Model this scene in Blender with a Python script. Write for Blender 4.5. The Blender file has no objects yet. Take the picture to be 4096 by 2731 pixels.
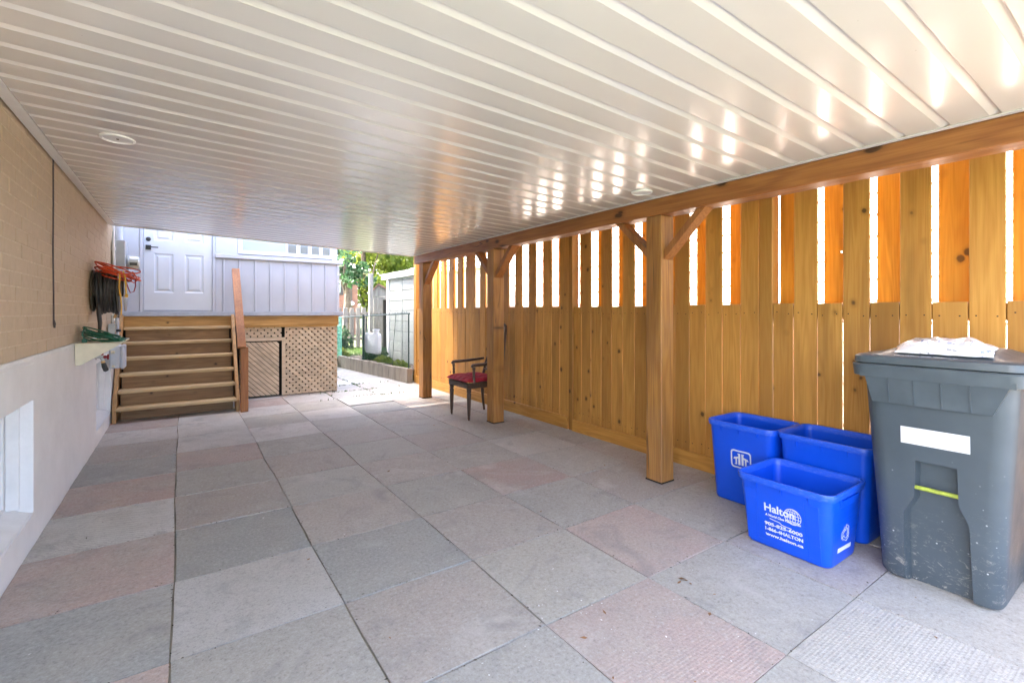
import bpy, bmesh, math, random
from mathutils import Vector, Matrix, noise as mn
rnd = random.Random(7)
R = math.radians
scene = bpy.context.scene
COL = scene.collection

# ------------------------------------------------------------------ camera, sky, sun, exposure
cam = bpy.data.cameras.new('camera'); camo = bpy.data.objects.new('camera', cam); COL.objects.link(camo)
cam.sensor_width = 36.0; cam.lens = 16.73; cam.shift_y = -0.0292
cam.clip_start = 0.02; cam.clip_end = 600
camo.location = (0, 0, 1.24); camo.rotation_euler = (R(90), 0, -0.6061)
scene.camera = camo
SUN_EL, SUN_AZ = 50.0, 300.0                      # degrees; azimuth clockwise from +Y
world = bpy.data.worlds.new('World'); scene.world = world; world.use_nodes = True
wn = world.node_tree.nodes; wl = world.node_tree.links; wn.clear()
wo = wn.new('ShaderNodeOutputWorld'); wb = wn.new('ShaderNodeBackground'); sk = wn.new('ShaderNodeTexSky')
sk.sky_type = 'NISHITA'; sk.sun_disc = False
sk.sun_elevation = R(SUN_EL); sk.sun_rotation = R(SUN_AZ)
sk.air_density = 0.6; sk.dust_density = 5.0; sk.ozone_density = 0.0
wb.inputs['Strength'].default_value = 0.15
wl.new(sk.outputs[0], wb.inputs[0]); wl.new(wb.outputs[0], wo.inputs[0])
sd = bpy.data.lights.new('sun', 'SUN'); sd.energy = 2.0; sd.angle = R(0.55); sd.color = (1.0, 0.93, 0.83)
so = bpy.data.objects.new('sun', sd); COL.objects.link(so)
to_sun = Vector((math.sin(R(SUN_AZ)) * math.cos(R(SUN_EL)), math.cos(R(SUN_AZ)) * math.cos(R(SUN_EL)), math.sin(R(SUN_EL))))
so.rotation_euler = to_sun.to_track_quat('Z', 'Y').to_euler(); so.location = (-6, 6, 9)
vs = scene.view_settings
vs.view_transform = 'Standard'; vs.look = 'None'; vs.gamma = 1.0; vs.exposure = 4.46; vs.use_curve_mapping = False
scene.render.engine = 'CYCLES'
cy = scene.cycles
cy.use_denoising = True; cy.max_bounces = 12; cy.diffuse_bounces = 8; cy.glossy_bounces = 5; cy.transmission_bounces = 8
cy.transparent_max_bounces = 12; cy.sample_clamp_indirect = 6.0; cy.caustics_reflective = False; cy.caustics_refractive = False
cy.blur_glossy = 0.6

# ------------------------------------------------------------------ materials
def S(r, g, b):                                   # sRGB 0-255 to linear
    f = lambda c: (c / 255 / 12.92) if c <= 10 else ((c / 255 + 0.055) / 1.055) ** 2.4
    return (f(r), f(g), f(b), 1.0)

class NT:
    def __init__(s, name):
        s.m = bpy.data.materials.new(name); s.m.use_nodes = True
        s.t = s.m.node_tree; s.t.nodes.clear()
        s.out = s.n('ShaderNodeOutputMaterial'); s.b = s.n('ShaderNodeBsdfPrincipled')
        s.t.links.new(s.b.outputs[0], s.out.inputs[0])
    def n(s, typ, **k):
        x = s.t.nodes.new(typ)
        for a, v in k.items(): setattr(x, a, v)
        return x
    def l(s, a, b): s.t.links.new(a, b)
    def set(s, x, i, v):
        if isinstance(v, bpy.types.NodeSocket): s.l(v, x.inputs[i])
        else: x.inputs[i].default_value = v
    def math(s, op, a, b=0.0, c=None):
        x = s.n('ShaderNodeMath', operation=op); s.set(x, 0, a); s.set(x, 1, b)
        if c is not None: s.set(x, 2, c)
        return x.outputs[0]
    def mix(s, f, a, b, bt='MIX'):
        x = s.n('ShaderNodeMix', data_type='RGBA', blend_type=bt)
        s.set(x, 0, f); s.set(x, 6, a); s.set(x, 7, b); return x.outputs[2]
    def coords(s, kind='Object', scale=(1, 1, 1), rand=True):
        tc = s.n('ShaderNodeTexCoord'); v = tc.outputs[kind]
        if rand:
            oi = s.n('ShaderNodeObjectInfo'); k = s.math('MULTIPLY', oi.outputs['Random'], 57.0)
            a = s.n('ShaderNodeVectorMath', operation='ADD'); s.l(v, a.inputs[0])
            cb = s.n('ShaderNodeCombineXYZ'); s.l(k, cb.inputs[0]); s.l(s.math('MULTIPLY', k, 1.7), cb.inputs[1]); s.l(s.math('MULTIPLY', k, 0.9), cb.inputs[2])
            s.l(cb.outputs[0], a.inputs[1]); v = a.outputs[0]
        m = s.n('ShaderNodeVectorMath', operation='MULTIPLY'); s.l(v, m.inputs[0]); m.inputs[1].default_value = scale
        return m.outputs[0]
    def noise(s, vec, scale=5.0, detail=3.0, rough=0.55, dist=0.0):
        x = s.n('ShaderNodeTexNoise'); s.l(vec, x.inputs['Vector'])
        x.inputs['Scale'].default_value = scale; x.inputs['Detail'].default_value = detail
        x.inputs['Roughness'].default_value = rough; x.inputs['Distortion'].default_value = dist
        return x.outputs['Fac']
    def vor(s, vec, scale=5.0, feature='F1', out='Distance', rnds=1.0):
        x = s.n('ShaderNodeTexVoronoi', feature=feature); s.l(vec, x.inputs['Vector']); x.inputs['Scale'].default_value = scale
        x.inputs['Randomness'].default_value = rnds
        return x.outputs[out]
    def ramp(s, f, lo, hi, a=0.0, b=1.0):
        x = s.n('ShaderNodeMapRange'); s.set(x, 0, f); x.inputs[1].default_value = lo; x.inputs[2].default_value = hi
        x.inputs[3].default_value = a; x.inputs[4].default_value = b; x.clamp = True; return x.outputs[0]
    def bump(s, h, strength=0.3, dist=0.002, prev=None):
        x = s.n('ShaderNodeBump'); x.inputs['Strength'].default_value = strength; x.inputs['Distance'].default_value = dist
        s.l(h, x.inputs['Height'])
        if prev is not None: s.l(prev, x.inputs['Normal'])
        s.l(x.outputs[0], s.b.inputs['Normal']); return x.outputs[0]
    def base(s, c): s.set(s.b, 'Base Color', c)
    def rough(s, v): s.set(s.b, 'Roughness', v)

def simple(name, col, rough=0.5, metal=0.0, var=0.08, nscale=14.0, bump=0.0, spec=0.5, coat=0.0):
    k = NT(name); v = k.coords('Object')
    n = k.noise(v, nscale, 4)
    d = tuple(c * (1 - var * 2) for c in col[:3]) + (1,); u = tuple(min(1, c * (1 + var)) for c in col[:3]) + (1,)
    k.base(k.mix(k.ramp(n, .3, .7), d, u))
    k.rough(k.math('ADD', k.math('MULTIPLY', k.noise(v, nscale * 2.3, 3), 0.16), rough - 0.08))
    k.b.inputs['Metallic'].default_value = metal; k.b.inputs['Specular IOR Level'].default_value = spec
    k.b.inputs['Coat Weight'].default_value = coat
    if bump: k.bump(k.noise(v, nscale * 6, 4), bump, 0.003)
    return k.m

def wood(name, light, dark, axis=2, rough=0.55, knots=0.55, ring=26.0, weather=0.0, vary=0.25, nax=0, ks=(9.0, 7.0), kr=.105, checks=0.0):
    k = NT(name)
    sc = [9.0, 9.0, 9.0]; sc[axis] = 0.75
    v = k.coords('Object', tuple(sc))
    n1 = k.noise(v, 0.9, 2.0, 0.5, 0.25)
    rings = k.math('SINE', k.math('MULTIPLY', n1, ring * 2.6))
    sf = [120.0] * 3; sf[axis] = 3.5
    fine = k.noise(k.coords('Object', tuple(sf)), 1.0, 3.0, 0.6)
    g = k.math('ADD', k.math('MULTIPLY', k.ramp(rings, -1, 1), 0.34), k.math('MULTIPLY', k.ramp(fine, .3, .75), 0.46))
    g = k.math('ADD', g, k.math('MULTIPLY', k.noise(v, 0.35, 2.0), 0.62))
    col = k.mix(k.ramp(g, .25, 1.0), light, dark)
    oi = k.n('ShaderNodeObjectInfo')
    col = k.mix(k.math('MULTIPLY', k.math('POWER', oi.outputs['Random'], 1.6), vary), col, tuple(c * 0.62 for c in dark[:3]) + (1,))
    r2 = k.math('FRACT', k.math('MULTIPLY', oi.outputs['Random'], 13.37))
    col = k.mix(k.math('MULTIPLY', r2, vary*.45), col, (light[0]*.93, light[1]*.84, light[2]*.85, 1))
    st = k.noise(k.coords('Object', tuple(6.0 if i != axis else .8 for i in range(3))), 1.0, 3.0, .6)
    col = k.mix(k.ramp(st, .5, .75, 0, .7), col, tuple(c * 0.5 for c in dark[:3]) + (1,))
    if knots > 0:
        sk2 = [ks[0]]*3; sk2[axis] = ks[1]; sk2[nax] = .7
        vk = k.coords('Object', tuple(sk2))
        wv = k.n('ShaderNodeTexNoise'); k.l(vk, wv.inputs['Vector']); wv.inputs['Scale'].default_value = 4.0
        ad = k.n('ShaderNodeVectorMath', operation='MULTIPLY_ADD'); k.l(wv.outputs['Color'], ad.inputs[0]); ad.inputs[1].default_value = (.09, .09, .09); k.l(vk, ad.inputs[2]); vk = ad.outputs[0]
        vd = k.vor(vk, 1.0)
        xv = k.n('ShaderNodeTexVoronoi', feature='F1'); k.l(vk, xv.inputs['Vector']); xv.inputs['Scale'].default_value = 1.0
        sep = k.n('ShaderNodeSeparateColor'); k.l(xv.outputs['Color'], sep.inputs[0])
        thr = k.math('MULTIPLY', k.ramp(sep.outputs[0], 1 - knots, 1.0), kr)
        kn = k.math('SUBTRACT', 1.0, k.ramp(k.math('SUBTRACT', vd, thr), -0.015, 0.04))
        kn = k.math('MULTIPLY', kn, k.ramp(thr, 0.008, 0.03))
        halo = k.math('MULTIPLY', k.math('SUBTRACT', 1.0, k.ramp(k.math('SUBTRACT', vd, thr), 0.0, 0.16)), k.ramp(thr, 0.008, 0.03))
        col = k.mix(k.math('MULTIPLY', halo, 0.5), col, tuple(c * 0.55 for c in dark[:3]) + (1,))
        col = k.mix(k.math('MULTIPLY', kn, 0.85), col, tuple(c * 0.16 for c in dark[:3]) + (1,))
    if checks:
        cs = [7.0]*3; cs[axis] = .35
        cn = k.noise(k.coords('Object', tuple(cs)), 1.0, 2.0, .45)
        ck = k.ramp(k.math('ABSOLUTE', k.math('SUBTRACT', cn, .5)), .0035, .0075, checks, 0)
        ck = k.math('MULTIPLY', ck, k.ramp(k.noise(k.coords('Object', (2, 2, 2)), 1.0, 2.0), .42, .55))
        col = k.mix(ck, col, tuple(c * 0.1 for c in dark[:3]) + (1,))
    if weather:
        w = k.noise(k.coords('Object', (3, 3, 3)), 1.0, 4.0)
        col = k.mix(k.ramp(w, .42, .72, 0, weather), col, (0.30, 0.26, 0.215, 1))
    k.base(col); k.rough(k.ramp(fine, .2, .8, rough - .08, rough + .14))
    k.bump(k.math('ADD', k.math('MULTIPLY', fine, 0.6), k.math('MULTIPLY', g, 0.4)), 0.35, 0.0015)
    return k.m

FL, FD = (0.64, 0.335, 0.068, 1), (0.45, 0.195, 0.028, 1)
M = {}
M['fence'] = wood('fence_wood', FL, FD, 2, 0.6, 0.5, vary=0.75, kr=.15)
M['outer_glow_tint'] = wood('outer_fence_wood_glow_tint', (0.70, 0.36, 0.035, 1), (0.52, 0.225, 0.016, 1), 2, 0.6, 0.45, vary=0.4, kr=.15)  # orange glow of light bounced between the boards is put into this colour
M['fence_rail'] = wood('fence_rail_wood', FL, FD, 1, 0.6, 0.4)
M['post'] = wood('post_wood', (0.47, 0.225, 0.052, 1), (0.29, 0.118, 0.024, 1), 2, 0.55, 0.4, ring=20, ks=(7.0, 4.0), kr=.17, weather=.12, checks=.9)
M['beam'] = wood('beam_wood', (0.41, 0.165, 0.043, 1), (0.23, 0.076, 0.019, 1), 1, 0.45, 0.5, ring=18, ks=(8.0, 4.0), kr=.17, checks=.8)
M['brace'] = wood('brace_wood', (0.42, 0.175, 0.052, 1), (0.26, 0.095, 0.028, 1), 2, 0.5, 0.3)
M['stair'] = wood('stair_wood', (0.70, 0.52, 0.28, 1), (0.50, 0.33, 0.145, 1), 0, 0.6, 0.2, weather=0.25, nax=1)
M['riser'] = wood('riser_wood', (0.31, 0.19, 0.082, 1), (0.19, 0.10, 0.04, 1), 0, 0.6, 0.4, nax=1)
M['stringer'] = wood('stringer_wood', (0.56, 0.34, 0.14, 1), (0.38, 0.20, 0.075, 1), 2, 0.6, 0.3)
M['newel'] = wood('newel_wood', (0.46, 0.185, 0.05, 1), (0.28, 0.095, 0.024, 1), 2, 0.5, 0.3)
M['rim'] = wood('rim_beam_wood', (0.66, 0.40, 0.13, 1), (0.45, 0.23, 0.06, 1), 0, 0.5, 0.25, nax=1)
M['lattice'] = wood('lattice_wood', (0.74, 0.61, 0.44, 1), (0.57, 0.445, 0.30, 1), 0, 0.75, 0.0, weather=0.2)
M['greywood'] = wood('weathered_wood', (0.25, 0.245, 0.225, 1), (0.145, 0.14, 0.125, 1), 2, 0.8, 0.2)
M['border'] = wood('border_timber', (0.33, 0.285, 0.22, 1), (0.20, 0.165, 0.12, 1), 2, 0.8, 0.2, weather=.4)

def slab_mat(name, relief=None):
    k = NT(name)
    oi = k.n('ShaderNodeObjectInfo'); c = oi.outputs['Color']
    v = k.coords('Object')
    big = k.noise(v, 2.2, 4, 0.6); mid = k.noise(v, 9.0, 5, 0.6); fine = k.noise(v, 150.0, 3, 0.7)
    col = k.mix(k.ramp(big, .40, .68, 0, .55), c, (0.43, 0.405, 0.35, 1))
    col = k.mix(k.ramp(mid, .45, .75, 0, .32), col, (0.345, 0.335, 0.31, 1))
    col = k.mix(k.ramp(fine, .38, .66, 0, .34), col, (0.24, 0.23, 0.21, 1))
    ag = k.noise(v, 62.0, 4, 0.75)
    col = k.mix(k.ramp(ag, .52, .70, 0, .45), col, (0.55, 0.54, 0.51, 1))
    col = k.mix(k.ramp(ag, .45, .31, 0, .5), col, (0.15, 0.145, 0.14, 1))
    sp = k.vor(v, 95.0); sp2 = k.vor(v, 34.0)
    col = k.mix(k.ramp(sp, .10, .05, 0, .45), col, (0.07, 0.068, 0.065, 1))
    gate = k.ramp(k.noise(v, 3.1, 2), .54, .64)
    col = k.mix(k.math('MULTIPLY', k.ramp(sp2, .085, .05), gate), col, (0.68, 0.68, 0.66, 1))
    st = k.noise(v, 1.7, 6, 0.72, 1.0)
    col = k.mix(k.ramp(st, .55, .74, 0, .5), col, (0.56, 0.545, 0.515, 1))
    st2 = k.noise(v, 2.9, 6, 0.7, 1.2)
    col = k.mix(k.ramp(st2, .54, .70, 0, .5), col, (0.24, 0.235, 0.225, 1))
    k.base(col); k.rough(k.ramp(mid, .3, .7, .62, .82)); k.b.inputs['Specular IOR Level'].default_value = 0.2
    b = k.bump(fine, 0.35, 0.002)
    if relief == 'ribs':
        w = k.n('ShaderNodeTexWave', wave_type='BANDS', bands_direction='DIAGONAL'); k.l(k.coords('Object', rand=False), w.inputs['Vector'])
        w.inputs['Scale'].default_value = 21.0; w.inputs['Distortion'].default_value = 0.4
        k.bump(w.outputs['Fac'], 0.55, 0.004, b)
    if relief == 'check':
        tc = k.coords('Object', (1, 1, 0), rand=False)
        w = k.n('ShaderNodeTexBrick'); k.l(tc, w.inputs['Vector']); w.inputs['Scale'].default_value = 26.0
        w.inputs['Mortar Size'].default_value = 0.13; w.inputs['Mortar Smooth'].default_value = 0.8
        w.inputs['Brick Width'].default_value = 0.55; w.inputs['Row Height'].default_value = 0.36
        k.bump(w.outputs['Fac'], 0.22, 0.003, b)
    return k.m
M['slab'] = slab_mat('concrete_slab'); M['slab_ribs'] = slab_mat('concrete_slab_ribbed', 'ribs'); M['slab_check'] = slab_mat('concrete_slab_checkered', 'check')
M['sand'] = simple('joint_sand', (0.33, 0.295, 0.235, 1), 0.95, var=.3, nscale=3, bump=.6)
M['drive'] = simple('driveway_concrete', (0.25, 0.245, 0.23, 1), 0.9, var=.12, nscale=8, bump=.4)

def brick_mat():
    k = NT('tan_painted_brick'); v = k.coords('Object'); w = k.coords('Generated', rand=False)
    n = k.noise(v, 22, 5); big = k.noise(v, 3, 3)
    col = k.mix(k.ramp(n, .3, .75), (0.54, 0.42, 0.285, 1), (0.47, 0.365, 0.245, 1))
    col = k.mix(k.ramp(big, .45, .7, 0, .35), col, (0.55, 0.425, 0.27, 1))
    sp = k.vor(v, 30)
    col = k.mix(k.math('MULTIPLY', k.ramp(sp, .08, .04), k.ramp(big, .5, .6)), col, (0.75, 0.68, 0.55, 1))
    k.base(col); k.rough(.62); k.bump(k.noise(v, 130, 4), .5, .002); return k.m
M['brick'] = brick_mat()
M['mortar'] = simple('tan_painted_mortar', (0.62, 0.515, 0.375, 1), 0.75, var=.1, nscale=30, bump=.5)
def parge():
    k = NT('white_painted_parging'); v = k.coords('Object', rand=False)
    n = k.noise(v, 4, 5); f = k.noise(k.coords('Object', (1, 40, 8), rand=False), 1.0, 4, .65)
    col = k.mix(k.ramp(n, .35, .7), (0.80, 0.805, 0.80, 1), (0.73, 0.735, 0.73, 1))
    col = k.mix(k.ramp(k.vor(v, 26), .07, .03, 0, .6), col, (0.82, 0.82, 0.81, 1))
    k.base(col); k.rough(.55); b = k.bump(f, .3, .003); k.bump(k.noise(v, 14, 4), .5, .006, b); return k.m
M['parge'] = parge()
M['white'] = simple('white_paint', (0.78, 0.78, 0.775, 1), 0.42, var=.03)
M['trimwhite'] = simple('white_trim', (0.74, 0.74, 0.73, 1), 0.35, var=.03)
def soffit():
    k = NT('glossy_soffit_metal'); v = k.coords('Object', (1.0, 1.0, 1.0))
    n = k.noise(v, 1.2, 3); s = k.vor(k.coords('Object'), 9.0)
    col = k.mix(k.ramp(n, .35, .7), (0.72, 0.705, 0.67, 1), (0.68, 0.67, 0.64, 1))
    col = k.mix(k.ramp(s, .022, .012, 0, .55), col, (0.2, 0.18, 0.15, 1))
    k.base(col); k.rough(k.ramp(k.noise(v, 6, 3), .3, .7, .19, .255)); k.b.inputs['Specular IOR Level'].default_value = .9
    k.b.inputs['Coat Weight'].default_value = .8; k.b.inputs['Coat Roughness'].default_value = .17; k.b.inputs['Coat IOR'].default_value = 1.65
    k.bump(k.noise(k.coords('Object', (1.2, 4, 1)), 1.6, 2), .12, .012); return k.m
M['soffit'] = soffit()
M['siding'] = simple('lavender_grey_siding', (0.475, 0.49, 0.54, 1), 0.4, var=.03, nscale=4)
M['doorpaint'] = simple('white_door_paint', (0.56, 0.58, 0.62, 1), 0.35, var=.02, nscale=4)
M['trimgrey'] = simple('grey_deck_trim', (0.38, 0.41, 0.47, 1), 0.4, var=.05)
M['black'] = simple('black_metal', (0.02, 0.021, 0.023, 1), 0.4)
M['blackrub'] = simple('black_rubber', (0.035, 0.033, 0.031, 1), 0.5, var=.25, nscale=30)
M['dark'] = simple('dark_void', (0.018, 0.016, 0.014, 1), 0.9)  # near-black; nails use it, and the painted shade behind the lattice
M['hanger'] = simple('brown_hanger_metal', (0.115, 0.088, 0.06, 1), 0.5, var=.3)
M['steel'] = simple('dull_steel', (0.42, 0.43, 0.42, 1), 0.38, metal=.7)
M['brass'] = simple('worn_brass', (0.55, 0.36, 0.16, 1), 0.4, metal=.8)
M['greybox'] = simple('grey_enamel', (0.40, 0.43, 0.45, 1), 0.45, var=.05)
M['greypvc'] = simple('pale_grey_plastic', (0.52, 0.56, 0.62, 1), 0.45, var=.04)
M['cream'] = simple('cream_painted_metal', (0.68, 0.63, 0.47, 1), 0.5, var=.05)
M['orange'] = simple('orange_cord', (0.66, 0.075, 0.022, 1), 0.45)
M['yellow'] = simple('yellow_cord', (0.72, 0.40, 0.03, 1), 0.45)
M['green'] = simple('green_cord', (0.012, 0.115, 0.065, 1), 0.4)
M['cable'] = simple('brown_cable', (0.045, 0.03, 0.03, 1), 0.5)
M['red'] = simple('red_knob', (0.32, 0.02, 0.025, 1), 0.4)
M['darkwood'] = wood('dark_chair_wood', (0.105, 0.06, 0.036, 1), (0.052, 0.028, 0.016, 1), 2, 0.38, 0.0)
M['cane'] = simple('grey_brown_cane', (0.30, 0.25, 0.21, 1), 0.6)
def velvet():
    k = NT('red_velvet'); v = k.coords('Object'); n = k.noise(v, 40, 3)
    k.base(k.mix(k.ramp(n, .3, .7), (0.27, 0.004, 0.014, 1), (0.35, 0.008, 0.024, 1))); k.rough(.8)
    k.b.inputs['Sheen Weight'].default_value = .15; k.b.inputs['Sheen Tint'].default_value = (.9, .2, .25, 1); k.bump(n, .2, .002); return k.m
M['velvet'] = velvet()
def blueplastic():
    k = NT('blue_plastic'); v = k.coords('Object'); n = k.noise(v, 3, 3)
    sc = k.noise(k.coords('Object', (6, 6, 60)), 1.0, 4, .7)
    col = k.mix(k.ramp(n, .3, .7), (0.001, 0.066, 0.58, 1), (0.002, 0.080, 0.66, 1))
    col = k.mix(k.ramp(sc, .62, .8, 0, .18), col, (0.16, 0.24, 0.62, 1))
    k.base(col); k.rough(k.ramp(sc, .3, .7, .3, .42)); k.bump(k.noise(v, 90, 2), .05, .001); return k.m
M['blue'] = blueplastic()
def rimblue():
    k = NT('scuffed_blue_rim'); v = k.coords('Object'); n = k.noise(k.coords('Object', (1, 1, 5)), 34, 5, .75)
    k.base(k.mix(k.ramp(n, .5, .78, 0, .5), (0.006, 0.085, 0.62, 1), (0.22, 0.29, 0.72, 1))); k.rough(.4); return k.m
M['rimblue'] = rimblue()
M['print'] = simple('white_print', (0.66, 0.67, 0.68, 1), 0.5, var=.05)
def cartmat(name, base):
    k = NT(name); tc = k.n('ShaderNodeTexCoord'); v = k.coords('Object', rand=False)
    sep = k.n('ShaderNodeSeparateXYZ'); k.l(tc.outputs['Object'], sep.inputs[0]); z = sep.outputs[2]
    n = k.noise(v, 5, 4); b2 = tuple(c * .8 for c in base[:3]) + (1,)
    col = k.mix(k.ramp(n, .3, .7), base, b2)
    low = k.ramp(z, .42, .02)                                            # splashed grit is thicker near the ground
    sc = k.noise(k.coords('Object', (22, 22, 40), rand=False), 1.0, 5, .75, 1.5)
    col = k.mix(k.math('MULTIPLY', k.ramp(sc, .56, .68, 0, .6), low), col, (0.42, 0.39, 0.33, 1))
    sp = k.vor(v, 24); g = k.ramp(k.noise(v, 6, 2), .45, .58)
    col = k.mix(k.math('MULTIPLY', k.math('MULTIPLY', k.ramp(sp, .10, .05), g), k.ramp(z, .62, .3)), col, (0.60, 0.61, 0.60, 1))
    k.base(col); k.rough(k.ramp(n, .3, .7, .36, .5)); k.bump(k.noise(v, 220, 2), .12, .0015); return k.m
M['cart'] = cartmat('slate_grey_plastic', (0.062, 0.080, 0.094, 1))
M['cartlid'] = simple('slate_grey_lid', (0.070, 0.088, 0.101, 1), 0.36, var=.1, nscale=9)
M['lime'] = simple('lime_green_bar', (0.36, 0.42, 0.06, 1), 0.4, var=.25, nscale=30)
def bagmat():
    k = NT('clear_bag_with_flyers'); v = k.coords('Object', rand=False); n = k.noise(v, 9, 4); p = k.noise(k.coords('Object', (9, 26, 9), rand=False), 1.3, 3, .6)
    col = k.mix(k.ramp(n, .35, .7), (0.70, 0.71, 0.74, 1), (0.80, 0.80, 0.81, 1))
    col = k.mix(k.ramp(p, .62, .70, 0, .8), col, (0.10, 0.20, 0.50, 1))
    col = k.mix(k.ramp(k.noise(v, 34, 2), .66, .72, 0, .7), col, (0.10, 0.10, 0.13, 1))
    k.base(col); k.rough(.22); k.b.inputs['Coat Weight'].default_value = .6; k.bump(k.noise(v, 40, 3), .5, .006); return k.m
M['bag'] = bagmat()
def glassm(name, col, rough=.05):
    k = NT(name); k.base(col); k.rough(rough); k.b.inputs['Specular IOR Level'].default_value = .8
    k.b.inputs['Coat Weight'].default_value = .5; return k.m
M['glass'] = glassm('window_glass', (0.30, 0.37, 0.33, 1)); M['glass_dark'] = glassm('dark_window_glass', (0.10, 0.13, 0.14, 1))
M['frost'] = simple('whitewashed_pane', (0.68, 0.72, 0.74, 1), 0.3, var=.05, nscale=3)
M['meter'] = glassm('meter_glass', (0.50, 0.52, 0.48, 1), .08)
M['shedwall'] = simple('pale_shed_panel', (0.36, 0.385, 0.35, 1), 0.5, var=.05, nscale=3)
M['shedroof'] = simple('pale_shed_roof', (0.66, 0.66, 0.64, 1), 0.5, var=.05)
M['nsiding'] = simple('pale_pink_siding', (0.70, 0.65, 0.62, 1), 0.55, var=.05, nscale=2)
M['shingle'] = simple('pale_shingles', (0.48, 0.46, 0.43, 1), 0.9, var=.15, nscale=30, bump=.5)
M['oldroof'] = simple('old_red_shingles', (0.22, 0.12, 0.09, 1), 0.9, var=.3, nscale=12, bump=.5)
M['fascia'] = simple('dark_brown_fascia', (0.045, 0.035, 0.032, 1), 0.6)
def redbrick():
    k = NT('red_brick'); v = k.coords('Object', rand=False)
    m = k.n('ShaderNodeMapping'); k.l(v, m.inputs[0]); m.inputs['Rotation'].default_value = (R(90), 0, 0)
    b = k.n('ShaderNodeTexBrick'); k.l(m.outputs[0], b.inputs['Vector']); b.inputs['Scale'].default_value = 4.6
    b.inputs['Color1'].default_value = (0.26, 0.105, 0.062, 1); b.inputs['Color2'].default_value = (0.18, 0.07, 0.045, 1); b.inputs['Mortar'].default_value = (0.33, 0.25, 0.2, 1)
    b.inputs['Mortar Size'].default_value = .015; k.base(b.outputs['Color']); k.rough(.85); return k.m
M['redbrick'] = redbrick()
M['chain'] = simple('green_vinyl_wire', (0.012, 0.040, 0.034, 1), 0.4)
M['mesh'] = simple('mint_plastic_mesh', (0.22, 0.62, 0.47, 1), 0.5)
M['jug'] = simple('white_plastic_jug', (0.76, 0.77, 0.78, 1), 0.4, var=.03)
def leafm(name, a, b, tr=.35):
    k = NT(name); oi = k.n('ShaderNodeObjectInfo'); v = k.coords('Object', rand=False)
    col = k.mix(k.ramp(k.noise(v, 1.6, 3), .35, .65), a, b); k.base(col); k.rough(.5); k.b.inputs['Specular IOR Level'].default_value = .3
    t = k.n('ShaderNodeBsdfTranslucent'); k.l(col, t.inputs[0]); mx = k.n('ShaderNodeMixShader'); mx.inputs[0].default_value = tr
    k.l(k.b.outputs[0], mx.inputs[1]); k.l(t.outputs[0], mx.inputs[2]); k.l(mx.outputs[0], k.out.inputs[0]); return k.m
M['leaf'] = leafm('maple_leaves', (0.20, 0.24, 0.035, 1), (0.11, 0.165, 0.025, 1), .5)
M['leafdark'] = leafm('dark_leaves', (0.035, 0.085, 0.03, 1), (0.02, 0.055, 0.02, 1), .25)
M['grass'] = leafm('lawn_grass', (0.10, 0.18, 0.04, 1), (0.06, 0.13, 0.03, 1), .3)
M['lawn'] = simple('lawn_soil', (0.085, 0.13, 0.035, 1), 0.95, var=.3, nscale=10, bump=.5)
M['soil'] = simple('planting_soil', (0.09, 0.07, 0.05, 1), 0.95, var=.3, nscale=20, bump=.6)
M['bark'] = simple('tree_bark', (0.085, 0.065, 0.048, 1), 0.9, var=.3, nscale=12, bump=.8)
M['dryleaf'] = simple('dry_leaf', (0.30, 0.15, 0.055, 1), 0.7, var=.4, nscale=9)
M['chip'] = simple('white_paint_chip', (0.78, 0.78, 0.76, 1), 0.6)
M['twig'] = simple('dark_twig', (0.06, 0.05, 0.042, 1), 0.8)

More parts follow.
